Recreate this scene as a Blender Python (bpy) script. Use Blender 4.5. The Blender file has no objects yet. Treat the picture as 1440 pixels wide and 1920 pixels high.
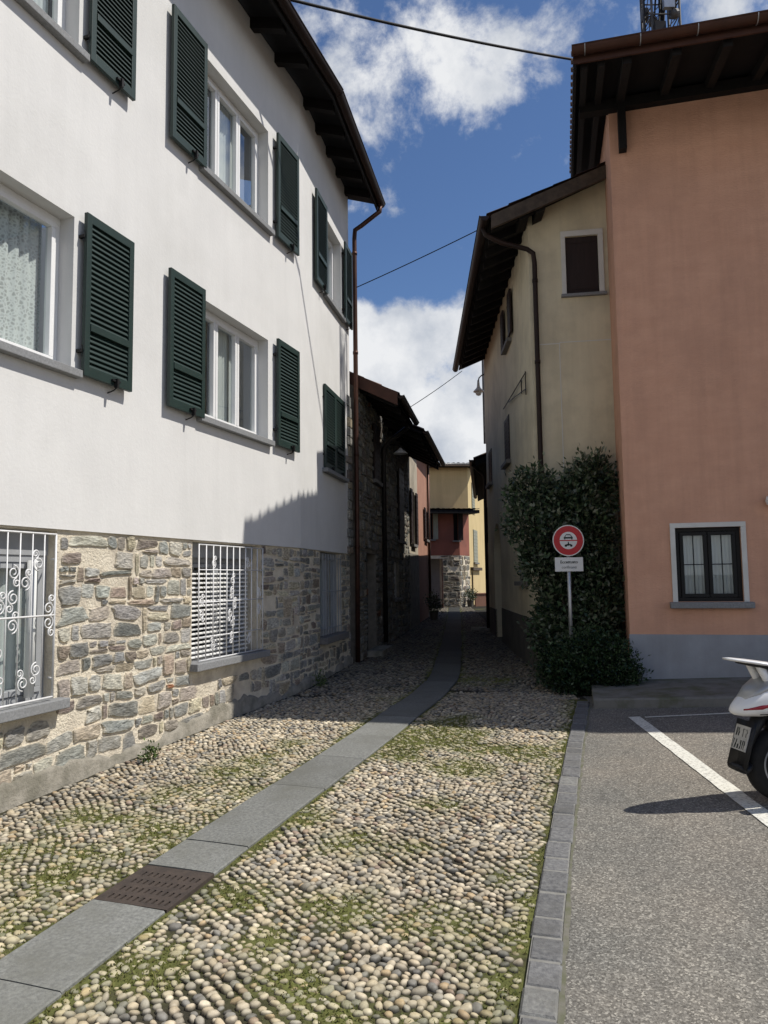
import bpy, bmesh, math, random
import numpy as np
from mathutils import Vector, Matrix
random.seed(7); rng = np.random.default_rng(11)
R = math.radians
sc = bpy.context.scene
COL = sc.collection

# ------------------------------------------------------------------ ground
def kerb_x(y): return .585 + .286 * (y - 2.857)
def gz(x, y):
    b = .028 * max(y, -12) if y < 8 else .224 + .0103 * (min(y, 60) - 8)
    return b + .045 * min(max(x - kerb_x(y) - .2, 0), 4)
def gz_np(x, y):
    b = np.where(y < 8, .028 * np.maximum(y, -12), .224 + .0103 * (np.minimum(y, 60) - 8))
    return b + .045 * np.clip(x - (.585 + .286 * (y - 2.857)) - .2, 0, 4)

# ------------------------------------------------------------------ materials
def nodes(name):
    m = bpy.data.materials.new(name); m.use_nodes = True
    nt = m.node_tree; b = nt.nodes['Principled BSDF']
    return m, nt, b
def N(nt, t, **k):
    n = nt.nodes.new(t)
    for a, v in k.items():
        if a.startswith('i_'): n.inputs[a[2:].replace('_', ' ')].default_value = v
        else: setattr(n, a, v)
    return n
def L(nt, a, b): nt.links.new(a, b)
def rgba(c): return (c[0], c[1], c[2], 1)
def ramp(nt, stops):
    r = nt.nodes.new('ShaderNodeValToRGB'); e = r.color_ramp.elements
    while len(e) < len(stops): e.new(.5)
    for q, (p, c) in zip(e, stops): q.position = p; q.color = rgba(c) if len(c) == 3 else c
    return r
def mat(name, c1, c2=None, scale=4, rough=.85, bump=.2, bscale=60, bdist=.004, metal=0, stretch=(1, 1, 1), attr=False,
        spec=.3, c3=None, s3=.7, detail=6, streak=0):
    """two-tone noise surface with a fine bump; attr multiplies by the vertex colour; c3 is a large soft stain"""
    m, nt, b = nodes(name)
    tc = N(nt, 'ShaderNodeTexCoord'); mp = N(nt, 'ShaderNodeMapping'); mp.inputs['Scale'].default_value = stretch
    L(nt, tc.outputs['Object'], mp.inputs['Vector'])
    n1 = N(nt, 'ShaderNodeTexNoise', i_Scale=scale, i_Detail=detail, i_Roughness=.6)
    L(nt, mp.outputs[0], n1.inputs['Vector'])
    if c2 is None: c2 = tuple(x * .86 for x in c1)
    r = ramp(nt, [(.33, c1), (.67, c2)]); L(nt, n1.outputs[0], r.inputs[0])
    out = r.outputs[0]
    if c3 is not None:
        n3 = N(nt, 'ShaderNodeTexNoise', i_Scale=s3, i_Detail=5, i_Roughness=.65); L(nt, tc.outputs['Object'], n3.inputs['Vector'])
        r3 = ramp(nt, [(.45, (0, 0, 0)), (.72, (1, 1, 1))]); L(nt, n3.outputs[0], r3.inputs[0])
        mx = N(nt, 'ShaderNodeMix', data_type='RGBA'); L(nt, r3.outputs[0], mx.inputs[0]); L(nt, out, mx.inputs[6])
        mx.inputs[7].default_value = rgba(c3); out = mx.outputs[2]
    if streak:
        mp2 = N(nt, 'ShaderNodeMapping'); mp2.inputs['Scale'].default_value = (3.5, 3.5, .22)
        L(nt, tc.outputs['Object'], mp2.inputs['Vector'])
        n4 = N(nt, 'ShaderNodeTexNoise', i_Scale=1.6, i_Detail=7, i_Roughness=.7); L(nt, mp2.outputs[0], n4.inputs['Vector'])
        r4 = ramp(nt, [(.42, (1, 1, 1)), (.75, (1 - streak,) * 3)]); L(nt, n4.outputs[0], r4.inputs[0])
        mx = N(nt, 'ShaderNodeMix', data_type='RGBA', blend_type='MULTIPLY'); mx.inputs[0].default_value = 1
        L(nt, out, mx.inputs[6]); L(nt, r4.outputs[0], mx.inputs[7]); out = mx.outputs[2]
    if attr:
        at = N(nt, 'ShaderNodeVertexColor', layer_name='Col')
        mx = N(nt, 'ShaderNodeMix', data_type='RGBA', blend_type='MULTIPLY'); mx.inputs[0].default_value = 1
        L(nt, out, mx.inputs[6]); L(nt, at.outputs[0], mx.inputs[7]); out = mx.outputs[2]
    L(nt, out, b.inputs['Base Color'])
    b.inputs['Roughness'].default_value = rough; b.inputs['Metallic'].default_value = metal
    b.inputs['Specular IOR Level'].default_value = spec
    if bump:
        n2 = N(nt, 'ShaderNodeTexNoise', i_Scale=bscale, i_Detail=5, i_Roughness=.65); L(nt, mp.outputs[0], n2.inputs['Vector'])
        bp = N(nt, 'ShaderNodeBump', i_Strength=bump, i_Distance=bdist); L(nt, n2.outputs[0], bp.inputs['Height'])
        L(nt, bp.outputs[0], b.inputs['Normal'])
    return m

M = {}
M['white_plaster'] = mat('white_plaster', (.69, .685, .668), (.65, .645, .63), 1.6, .92, .28, 30, .007, c3=(.585, .58, .56), s3=.5, streak=.05)
M['pink_plaster'] = mat('pink_plaster', (.70, .395, .268), (.64, .352, .236), 2.2, .93, .75, 24, .012, stretch=(1, 1, 2.6), c3=(.58, .325, .222), s3=1.3, streak=.13)
M['grey_dado'] = mat('grey_dado', (.34, .355, .385), (.30, .31, .335), 2, .9, .35, 50, .004, c3=(.26, .265, .275), s3=1.1, streak=.1)
M['cream_plaster'] = mat('cream_plaster', (.70, .625, .45), (.62, .55, .39), 1.8, .93, .4, 40, .006, c3=(.52, .46, .33), s3=.9, streak=.12)
M['cream_dado'] = mat('cream_dado', (.13, .12, .10), (.09, .085, .075), 3, .95, .5, 30, .01)
M['yellow_plaster'] = mat('yellow_plaster', (.62, .49, .26), (.56, .44, .23), 1.5, .92, .2, 40, .005, streak=.15)
M['red_plaster'] = mat('red_plaster', (.27, .10, .072), (.21, .08, .058), 2, .92, .3, 30, .006, c3=(.16, .07, .055))
M['rose_plaster'] = mat('rose_plaster', (.40, .215, .15), (.33, .175, .125), 2, .92, .3, 30, .006)
M['old_plaster'] = mat('old_plaster', (.46, .41, .32), (.36, .32, .25), 2, .93, .4, 30, .008, c3=(.22, .19, .15), s3=1.2)
M['grey_plaster'] = mat('grey_plaster', (.20, .185, .16), (.13, .12, .105), 2.2, .95, .6, 26, .01, c3=(.08, .075, .065), s3=1.4)
M['stone'] = mat('stone', (1.25, 1.24, 1.20), (.42, .425, .43), 20, .88, 1.0, 30, .016, attr=True, detail=12, stretch=(1, 1, 3.0), c3=(.62, .60, .56), s3=7)
M['mortar'] = mat('mortar', (.80, .725, .585), (.68, .61, .485), 9, .97, 1.0, 45, .022, c3=(.46, .40, .32), s3=2.2)
M['dark_mortar'] = mat('dark_mortar', (.25, .225, .185), (.17, .15, .125), 9, .97, .8, 45, .012)
M['cement'] = mat('cement', (.33, .305, .255), (.22, .205, .17), 7, .95, 1.0, 40, .014, c3=(.16, .15, .115), s3=3.5, detail=10)
M['granite'] = mat('granite', (.27, .275, .28), (.18, .185, .19), 60, .75, .5, 90, .003, c3=(.21, .21, .205), s3=2)
M['slab'] = mat('slab', (1.18, 1.18, 1.16), (.66, .66, .67), 55, .8, .8, 70, .004, detail=12, attr=True, c3=(.70, .69, .64), s3=2.2)
M['kerb'] = mat('kerb', (1.2, 1.2, 1.18), (.62, .62, .64), 40, .85, .9, 50, .007, detail=12, c3=(.7, .69, .66), s3=4, attr=True)
M['cobble'] = mat('cobble', (1, 1, 1), (.74, .72, .68), 45, .62, .25, 120, .002, attr=True, spec=.35)
M['green'] = mat('green', (.015, .034, .029), (.012, .028, .024), 6, .5, .1, 60, .002, spec=.45)
M['white_paint'] = mat('white_paint', (.80, .80, .79), (.76, .76, .75), 5, .4, 0, spec=.5)
M['white_iron'] = mat('white_iron', (.78, .78, .78), (.66, .66, .66), 14, .45, .1, 80, .001, spec=.5)
M['grey_frame'] = mat('grey_frame', (.34, .35, .36), (.29, .30, .31), 5, .5, 0)
M['dark_wood'] = mat('dark_wood', (.009, .007, .0065), (.0055, .0045, .0045), 12, .8, .4, 40, .004, stretch=(1, 1, .3))
M['wood_weathered'] = mat('wood_weathered', (.10, .075, .055), (.055, .042, .032), 10, .85, .5, 40, .004)
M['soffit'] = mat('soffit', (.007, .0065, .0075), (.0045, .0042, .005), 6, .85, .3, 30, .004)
M['copper'] = mat('copper', (.095, .043, .029), (.06, .03, .022), 5, .5, .15, 50, .002, metal=.55, c3=(.08, .04, .03), s3=3)
M['dark_copper'] = mat('dark_copper', (.036, .021, .017), (.022, .015, .013), 5, .55, .15, 50, .002, metal=.4)
M['dark_metal'] = mat('dark_metal', (.035, .030, .027), (.024, .021, .02), 8, .5, .1, 60, .001, metal=.5)
M['brown_shutter'] = mat('brown_shutter', (.032, .019, .017), (.022, .014, .012), 8, .65, .2, 40, .002, stretch=(4, 4, .4))
M['pale_shutter'] = mat('pale_shutter', (.30, .31, .25), (.24, .25, .20), 8, .7, .2, 40, .002)
M['tile'] = mat('tile', (.20, .105, .07), (.10, .065, .05), 5, .9, .6, 40, .008, c3=(.07, .06, .05), s3=2)
M['surround'] = mat('surround', (.68, .67, .63), (.60, .59, .55), 4, .9, .3, 60, .003)
M['sill_dark'] = mat('sill_dark', (.20, .19, .18), (.14, .135, .13), 30, .8, .3, 60, .003)
M['interior'] = mat('interior', (.015, .014, .013), (.01, .01, .01), 4, .9, 0)
M['curtain'] = mat('curtain', (.72, .73, .71), (.60, .61, .60), 3, .9, .2, 90, .002, stretch=(1, 1, .2))
M['blind'] = mat('blind', (.80, .80, .78), (.72, .72, .70), 6, .6, 0)
M['iron'] = mat('iron', (.085, .066, .055), (.055, .045, .04), 14, .75, .5, 50, .003, metal=.3)
M['black'] = mat('black', (.012, .012, .012), (.008, .008, .008), 5, .6, 0)
M['cable'] = mat('cable', (.012, .012, .013), None, 5, .7, 0)
M['steel'] = mat('steel', (.50, .51, .52), (.40, .41, .42), 20, .4, .1, 60, .001, metal=.7)
M['tower'] = mat('tower', (.14, .14, .14), (.06, .058, .058), 6, .6, 0, metal=.3)
M['sign_red'] = mat('sign_red', (.50, .018, .025), (.45, .016, .02), 4, .45, 0, spec=.4)
M['sign_white'] = mat('sign_white', (.74, .73, .70), (.68, .67, .64), 6, .5, 0)
M['sign_black'] = mat('sign_black', (.012, .02, .016), None, 6, .6, 0)
M['sc_white'] = mat('sc_white', (.80, .80, .80), (.77, .77, .77), 2, .18, 0, spec=.55)
M['sc_silver'] = mat('sc_silver', (.42, .43, .44), (.36, .37, .38), 3, .3, 0, metal=.35)
M['sc_black'] = mat('sc_black', (.010, .010, .011), (.016, .016, .017), 20, .45, .1, 120, .001)
M['tyre'] = mat('tyre', (.012, .012, .012), (.02, .019, .018), 20, .85, .3, 120, .002)
M['tail_red'] = mat('tail_red', (.30, .008, .022), (.25, .006, .018), 8, .12, 0, spec=.6)
M['bark'] = mat('bark', (.09, .065, .045), (.05, .038, .028), 12, .95, .7, 40, .01)

def glass_mat():
    m, nt, b = nodes('glass'); nt.nodes.remove(b); out = nt.nodes['Material Output']
    gl = N(nt, 'ShaderNodeBsdfGlossy', i_Roughness=.01); gl.inputs[0].default_value = (.9, .95, 1, 1)
    tr = N(nt, 'ShaderNodeBsdfTransparent'); tr.inputs[0].default_value = (.80, .84, .83, 1)
    lw_ = N(nt, 'ShaderNodeLayerWeight', i_Blend=.5); pw = N(nt, 'ShaderNodeMath', operation='POWER'); pw.inputs[1].default_value = 2.6; L(nt, lw_.outputs['Facing'], pw.inputs[0])
    ml = N(nt, 'ShaderNodeMath', operation='MULTIPLY_ADD'); ml.inputs[1].default_value = .75; ml.inputs[2].default_value = .07; L(nt, pw.outputs[0], ml.inputs[0])
    mx = N(nt, 'ShaderNodeMixShader'); L(nt, ml.outputs[0], mx.inputs[0]); L(nt, tr.outputs[0], mx.inputs[1]); L(nt, gl.outputs[0], mx.inputs[2])
    L(nt, mx.outputs[0], out.inputs[0]); return m
M['glass'] = glass_mat()

def lace_mat():
    m, nt, b = nodes('lace'); out = nt.nodes['Material Output']
    b.inputs['Base Color'].default_value = (.78, .80, .79, 1); b.inputs['Roughness'].default_value = .95
    tc = N(nt, 'ShaderNodeTexCoord'); v = N(nt, 'ShaderNodeTexVoronoi', feature='DISTANCE_TO_EDGE', i_Scale=34)
    n = N(nt, 'ShaderNodeTexNoise', i_Scale=7, i_Detail=4)
    L(nt, tc.outputs['Object'], v.inputs['Vector']); L(nt, tc.outputs['Object'], n.inputs['Vector'])
    ad = N(nt, 'ShaderNodeMath', operation='MULTIPLY'); L(nt, v.outputs['Distance'], ad.inputs[0]); L(nt, n.outputs[0], ad.inputs[1])
    r = ramp(nt, [(.04, (1, 1, 1)), (.16, (.62, .62, .62))]); L(nt, ad.outputs[0], r.inputs[0])
    tr = N(nt, 'ShaderNodeBsdfTransparent'); mx = N(nt, 'ShaderNodeMixShader')
    L(nt, r.outputs[0], mx.inputs[0]); L(nt, tr.outputs[0], mx.inputs[1]); L(nt, b.outputs[0], mx.inputs[2]); L(nt, mx.outputs[0], out.inputs[0])
    return m
M['lace'] = lace_mat()

def asphalt_mat():
    m, nt, b = nodes('asphalt'); tc = N(nt, 'ShaderNodeTexCoord')
    v = N(nt, 'ShaderNodeTexVoronoi', i_Scale=115); L(nt, tc.outputs['Object'], v.inputs['Vector'])
    rv = ramp(nt, [(0, (.105, .100, .090)), (.45, (.168, .160, .145)), (.8, (.222, .213, .193)), (1, (.38, .365, .325))])
    sp = N(nt, 'ShaderNodeSeparateColor'); L(nt, v.outputs['Color'], sp.inputs[0]); L(nt, sp.outputs[0], rv.inputs[0])
    n = N(nt, 'ShaderNodeTexNoise', i_Scale=1.1, i_Detail=6, i_Roughness=.65); L(nt, tc.outputs['Object'], n.inputs['Vector'])
    rn = ramp(nt, [(.3, (.76, .755, .75)), (.7, (1.14, 1.11, 1.06))]); L(nt, n.outputs[0], rn.inputs[0])
    mx = N(nt, 'ShaderNodeMix', data_type='RGBA', blend_type='MULTIPLY'); mx.inputs[0].default_value = 1
    L(nt, rv.outputs[0], mx.inputs[6]); L(nt, rn.outputs[0], mx.inputs[7])
    n5 = N(nt, 'ShaderNodeTexNoise', i_Scale=3.5, i_Detail=8, i_Roughness=.75); L(nt, tc.outputs['Object'], n5.inputs['Vector'])
    r5 = ramp(nt, [(.62, (1, 1, 1)), (.74, (.62, .61, .6))]); L(nt, n5.outputs[0], r5.inputs[0])
    mx2 = N(nt, 'ShaderNodeMix', data_type='RGBA', blend_type='MULTIPLY'); mx2.inputs[0].default_value = .7
    L(nt, mx.outputs[2], mx2.inputs[6]); L(nt, r5.outputs[0], mx2.inputs[7])
    n6 = N(nt, 'ShaderNodeTexNoise', i_Scale=.55, i_Detail=5, i_Roughness=.6); L(nt, tc.outputs['Object'], n6.inputs['Vector'])
    r6 = ramp(nt, [(.40, (.97, .99, 1.0)), (.66, (1.03, .99, .96))]); L(nt, n6.outputs[0], r6.inputs[0])
    wv = N(nt, 'ShaderNodeTexNoise', i_Scale=2.5, i_Detail=6); L(nt, tc.outputs['Object'], wv.inputs['Vector'])
    va_ = N(nt, 'ShaderNodeMix', data_type='RGBA', blend_type='ADD'); va_.inputs[0].default_value = .5; L(nt, tc.outputs['Object'], va_.inputs[6]); L(nt, wv.outputs['Color'], va_.inputs[7])
    vc = N(nt, 'ShaderNodeTexVoronoi', feature='DISTANCE_TO_EDGE', i_Scale=.38); L(nt, va_.outputs[2], vc.inputs['Vector'])
    r7 = ramp(nt, [(.0, (.72, .71, .70)), (.003, (1, 1, 1))]); L(nt, vc.outputs['Distance'], r7.inputs[0])
    mx3 = N(nt, 'ShaderNodeMix', data_type='RGBA', blend_type='MULTIPLY'); mx3.inputs[0].default_value = 1; L(nt, mx2.outputs[2], mx3.inputs[6]); L(nt, r6.outputs[0], mx3.inputs[7])
    mx4 = N(nt, 'ShaderNodeMix', data_type='RGBA', blend_type='MULTIPLY'); mx4.inputs[0].default_value = .8; L(nt, mx3.outputs[2], mx4.inputs[6]); L(nt, r7.outputs[0], mx4.inputs[7])
    L(nt, mx4.outputs[2], b.inputs['Base Color']); b.inputs['Roughness'].default_value = .9; b.inputs['Specular IOR Level'].default_value = .25
    n2 = N(nt, 'ShaderNodeTexVoronoi', i_Scale=120); L(nt, tc.outputs['Object'], n2.inputs['Vector'])
    bp = N(nt, 'ShaderNodeBump', i_Strength=.6, i_Distance=.004, invert=True); L(nt, n2.outputs['Distance'], bp.inputs['Height']); L(nt, bp.outputs[0], b.inputs['Normal'])
    return m
M['asphalt'] = asphalt_mat()

def worn_paint():
    m, nt, b = nodes('road_paint'); tc = N(nt, 'ShaderNodeTexCoord')
    n = N(nt, 'ShaderNodeTexNoise', i_Scale=38, i_Detail=8, i_Roughness=.75); L(nt, tc.outputs['Object'], n.inputs['Vector'])
    r = ramp(nt, [(.36, (.30, .29, .26)), (.50, (.66, .65, .58)), (.7, (.74, .73, .66))]); L(nt, n.outputs[0], r.inputs[0])
    L(nt, r.outputs[0], b.inputs['Base Color']); b.inputs['Roughness'].default_value = .8
    bp = N(nt, 'ShaderNodeBump', i_Strength=.5, i_Distance=.003); L(nt, n.outputs[0], bp.inputs['Height']); L(nt, bp.outputs[0], b.inputs['Normal'])
    return m
M['road_paint'] = worn_paint()

def leaf_mat(name, trans=.25, rough=.5):
    m, nt, b = nodes(name); out = nt.nodes['Material Output']
    at = N(nt, 'ShaderNodeVertexColor', layer_name='Col'); L(nt, at.outputs[0], b.inputs['Base Color'])
    b.inputs['Roughness'].default_value = rough; b.inputs['Specular IOR Level'].default_value = .35
    t = N(nt, 'ShaderNodeBsdfTranslucent'); L(nt, at.outputs[0], t.inputs[0])
    mx = N(nt, 'ShaderNodeMixShader'); mx.inputs[0].default_value = trans
    L(nt, b.outputs[0], mx.inputs[1]); L(nt, t.outputs[0], mx.inputs[2]); L(nt, mx.outputs[0], out.inputs[0]); return m
M['leaf'] = leaf_mat('leaf', .22, .34); M['grass'] = leaf_mat('grass', .35, .7)
M['bed'] = mat('bed', (1, 1, 1), (.6, .6, .6), 40, .97, .9, 70, .01, attr=True)
M['earth'] = mat('earth', (.16, .14, .11), (.10, .09, .07), 1, .95, .4, 20, .01)

# ------------------------------------------------------------------ mesh building
ORIGIN = {}
class MB:
    def __init__(s): s.v = []; s.f = []; s.mi = []; s.c = []; s.hascol = False
    def add(s, vs, fs, mi=0, col=None):
        o = len(s.v); s.v.extend(tuple(p) for p in vs); s.f.extend(tuple(o + i for i in f) for f in fs); s.mi.extend([mi] * len(fs))
        if col is not None: s.hascol = True
        s.c.extend([col if col is not None else (1, 1, 1)] * len(vs)); return s
    def hexa(s, p, mi=0, col=None):
        return s.add(p, [(0, 1, 2, 3), (7, 6, 5, 4), (0, 4, 5, 1), (1, 5, 6, 2), (2, 6, 7, 3), (3, 7, 4, 0)], mi, col)
    def box(s, x0, x1, y0, y1, z0, z1, mi=0, col=None):
        return s.hexa([(x0, y0, z0), (x1, y0, z0), (x1, y1, z0), (x0, y1, z0), (x0, y0, z1), (x1, y0, z1), (x1, y1, z1), (x0, y1, z1)], mi, col)
    def fbox(s, F, s0, s1, n0, n1, z0, z1, mi=0, col=None, slope=0):
        P = [F(a, n, z - n * slope) for z in (z0, z1) for (a, n) in ((s0, n0), (s1, n0), (s1, n1), (s0, n1))]
        return s.hexa(P, mi, col)
    def quad(s, a, b, c, d, mi=0): return s.add([a, b, c, d], [(0, 1, 2, 3)], mi)
    def tube(s, pts, r, seg=8, mi=0, cap=True):
        pts = [Vector(p) for p in pts]; n = len(pts); rs = r if isinstance(r, (list, tuple)) else [r] * n
        vs = []; up = None
        for i, p in enumerate(pts):
            t = (pts[min(i + 1, n - 1)] - pts[max(i - 1, 0)])
            t = t.normalized() if t.length > 1e-9 else Vector((0, 0, 1))
            if up is None: up = Vector((0, 0, 1)) if abs(t.z) < .9 else Vector((1, 0, 0))
            a = t.cross(up).normalized(); b = a.cross(t).normalized(); up = b
            for k in range(seg):
                q = 2 * math.pi * k / seg; vs.append(p + a * math.cos(q) * rs[i] + b * math.sin(q) * rs[i])
        fs = [(i * seg + k, i * seg + (k + 1) % seg, (i + 1) * seg + (k + 1) % seg, (i + 1) * seg + k) for i in range(n - 1) for k in range(seg)]
        if cap: fs += [tuple(range(seg))[::-1], tuple((n - 1) * seg + k for k in range(seg))]
        return s.add(vs, fs, mi)
    def lathe(s, prof, M4=None, seg=24, mi=0):
        M4 = M4 or Matrix(); vs = []
        for (r, z) in prof:
            for k in range(seg):
                q = 2 * math.pi * k / seg; vs.append(M4 @ Vector((r * math.cos(q), r * math.sin(q), z)))
        n = len(prof); fs = [(i * seg + k, i * seg + (k + 1) % seg, (i + 1) * seg + (k + 1) % seg, (i + 1) * seg + k) for i in range(n - 1) for k in range(seg)]
        fs += [tuple(range(seg))[::-1], tuple((n - 1) * seg + k for k in range(seg))]
        return s.add(vs, fs, mi)
    def loft(s, secs, seg=16, mi=0):
        """secs: (x, y, z, half width, half height, power) sections across local X"""
        vs = []
        for (x, y, z, w, h, p) in secs:
            for k in range(seg):
                q = 2 * math.pi * k / seg; c, d = math.cos(q), math.sin(q)
                vs.append((x, y + w * math.copysign(abs(c) ** (2 / p), c), z + h * math.copysign(abs(d) ** (2 / p), d)))
        n = len(secs); fs = [(i * seg + k, i * seg + (k + 1) % seg, (i + 1) * seg + (k + 1) % seg, (i + 1) * seg + k) for i in range(n - 1) for k in range(seg)]
        fs += [tuple(range(seg))[::-1], tuple((n - 1) * seg + k for k in range(seg))]
        return s.add(vs, fs, mi)
    def build(s, name, mats, parent=None, smooth=False, bevel=0, recalc=True, label=None, local=False, loc=None):
        if not isinstance(mats, (list, tuple)): mats = [mats]
        me = bpy.data.meshes.new(name)
        o = bpy.data.objects.new(name, me); COL.objects.link(o)
        off = Vector((0, 0, 0))
        if parent is not None:
            o.parent = parent; ORIGIN[o.name] = ORIGIN.get(parent.name, Vector((0, 0, 0)))
            if not local: off = ORIGIN[o.name]
        elif loc is not None:
            o.location = loc; off = Vector(loc); ORIGIN[o.name] = off
        me.from_pydata([(p[0] - off[0], p[1] - off[1], p[2] - off[2]) for p in s.v], [], s.f)
        for m in mats: me.materials.append(m)
        if len(mats) > 1: me.polygons.foreach_set('material_index', s.mi)
        if s.hascol:
            ca = me.color_attributes.new('Col', 'FLOAT_COLOR', 'POINT')
            ca.data.foreach_set('color', np.array([(*c, 1) for c in s.c], dtype=np.float32).ravel())
        if recalc:
            bm = bmesh.new(); bm.from_mesh(me); bmesh.ops.recalc_face_normals(bm, faces=bm.faces); bm.to_mesh(me); bm.free()
        if smooth: me.polygons.foreach_set('use_smooth', [True] * len(me.polygons))
        me.update()
        if bevel:
            b = o.modifiers.new('bevel', 'BEVEL'); b.width = bevel; b.segments = 2; b.limit_method = 'ANGLE'; b.angle_limit = R(40)
        if label: o['label'] = label
        return o

def np_mesh(name, verts, faces_flat, nper, mats, cols=None, smooth=False, mi=None, parent=None):
    """big meshes: verts (n,3) float array, faces_flat of equal size nper"""
    me = bpy.data.meshes.new(name); nf = len(faces_flat) // nper
    me.vertices.add(len(verts)); me.vertices.foreach_set('co', np.asarray(verts, np.float32).ravel())
    me.loops.add(len(faces_flat)); me.loops.foreach_set('vertex_index', np.asarray(faces_flat, np.int32))
    me.polygons.add(nf); me.polygons.foreach_set('loop_start', np.arange(0, nf * nper, nper, dtype=np.int32))
    if mi is not None: me.polygons.foreach_set('material_index', mi)
    for m in (mats if isinstance(mats, (list, tuple)) else [mats]): me.materials.append(m)
    if cols is not None:
        ca = me.color_attributes.new('Col', 'FLOAT_COLOR', 'POINT')
        c = np.ones((len(verts), 4), np.float32); c[:, :3] = cols; ca.data.foreach_set('color', c.ravel())
    me.update(calc_edges=True); me.validate()
    if smooth: me.polygons.foreach_set('use_smooth', [True] * len(me.polygons))
    o = bpy.data.objects.new(name, me); COL.objects.link(o)
    if parent is not None: o.parent = parent
    return o

def tag(o, label, cat, group=None):
    o['label'] = label; o['category'] = cat
    if group: o['group'] = group
    return o
def thing(name, label, cat, loc, rotz=0, group=None):
    o = bpy.data.objects.new(name, None); COL.objects.link(o); o.empty_display_size = .2
    o.location = loc; o.rotation_euler = (0, 0, rotz); ORIGIN[o.name] = Vector(loc)
    return tag(o, label, cat, group)
def struct(o, kind='structure', label=None):
    o['kind'] = kind
    if label: o['label'] = label
    return o

class Frame:
    """a wall plane: s runs along it, n points out of it, z is up"""
    def __init__(f, ox, oy, d, n): f.o = (ox, oy); f.d = d; f.n = n
    def __call__(f, s, n, z): return (f.o[0] + f.d[0] * s + f.n[0] * n, f.o[1] + f.d[1] * s + f.n[1] * n, z)
def left_frame(x, y, deg):
    a = R(deg); return Frame(x, y, (math.sin(a), math.cos(a)), (math.cos(a), -math.sin(a)))
def right_frame(x, y, deg):
    a = R(deg); return Frame(x, y, (math.sin(a), math.cos(a)), (-math.cos(a), math.sin(a)))
def front_frame(x, y, deg):
    a = R(deg); return Frame(x, y, (math.cos(a), math.sin(a)), (math.sin(a), -math.cos(a)))

def wall_sheet(mb, F, s0, s1, z0, z1, holes=(), depth=.2, n=0, mi=0):
    S = sorted({s0, s1, *[h[0] for h in holes], *[h[1] for h in holes]}); S = [q for q in S if s0 <= q <= s1]
    Z = sorted({z0, z1, *[h[2] for h in holes], *[h[3] for h in holes]}); Z = [q for q in Z if z0 <= q <= z1]
    for a, b in zip(S, S[1:]):
        for c, d in zip(Z, Z[1:]):
            ms, mz = (a + b) / 2, (c + d) / 2
            if any(h[0] < ms < h[1] and h[2] < mz < h[3] for h in holes): continue
            mb.quad(F(a, n, c), F(b, n, c), F(b, n, d), F(a, n, d), mi)
    for h in holes:
        a, b, c, d = h[:4]; a = max(a, s0); b = min(b, s1); k = n - depth
        mb.quad(F(a, n, c), F(a, k, c), F(a, k, d), F(a, n, d), mi); mb.quad(F(b, n, c), F(b, k, c), F(b, k, d), F(b, n, d), mi)
        mb.quad(F(a, n, c), F(b, n, c), F(b, k, c), F(a, k, c), mi); mb.quad(F(a, n, d), F(b, n, d), F(b, k, d), F(a, k, d), mi)
    return mb

def roof_tiles(mb, F, s0, s1, n_e, n_r, z_e, z_r, pitch=.21, row=.34, mi=0, amp=.035):
    """curved clay tiles: half-round ridges running up the slope, rows stepping over one another"""
    ns = max(2, int((s1 - s0) / pitch) * 6); nr = max(1, int(math.hypot(n_e - n_r, z_r - z_e) / row))
    vs = []; fs = []
    for j in range(nr):
        for e in (0, 1):
            t = (j + (e * 1.04)) / nr; lift = .018 * (1 - e)
            for i in range(ns + 1):
                s = s0 + (s1 - s0) * i / ns; h = amp * abs(math.sin(math.pi * (s - s0) / pitch)) + lift + .006 * math.sin(i * 12.9 + j * 7.7)
                vs.append(F(s, n_e + (n_r - n_e) * t, z_e + (z_r - z_e) * t + h))
        o = j * 2 * (ns + 1)
        fs += [(o + i, o + i + 1, o + ns + 2 + i, o + ns + 1 + i) for i in range(ns)]
    return mb.add(vs, fs, mi)

def half_gutter(mb, F, s0, s1, n, z, r=.07, mi=0, seg=7, step=.8):
    k = max(2, int((s1 - s0) / step)); vs = []
    for i in range(k + 1):
        for j in range(seg + 1):
            q = math.pi * (1 + j / seg); vs.append(F(s0 + (s1 - s0) * i / k, n + r * math.cos(q), z + r * math.sin(q)))
    fs = [(i * (seg + 1) + j, i * (seg + 1) + j + 1, (i + 1) * (seg + 1) + j + 1, (i + 1) * (seg + 1) + j) for i in range(k) for j in range(seg)]
    mb.add(vs, fs, mi)
    mb.add([F(s0, n + r * math.cos(math.pi * (1 + j / seg)), z + r * math.sin(math.pi * (1 + j / seg))) for j in range(seg + 1)], [tuple(range(seg + 1))], mi)
    mb.add([F(s1, n + r * math.cos(math.pi * (1 + j / seg)), z + r * math.sin(math.pi * (1 + j / seg))) for j in range(seg + 1)], [tuple(range(seg + 1))], mi)
    mb.tube([F(s0, n + r, z), F(s1, n + r, z)], .010, 6, mi)
    return mb

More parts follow.
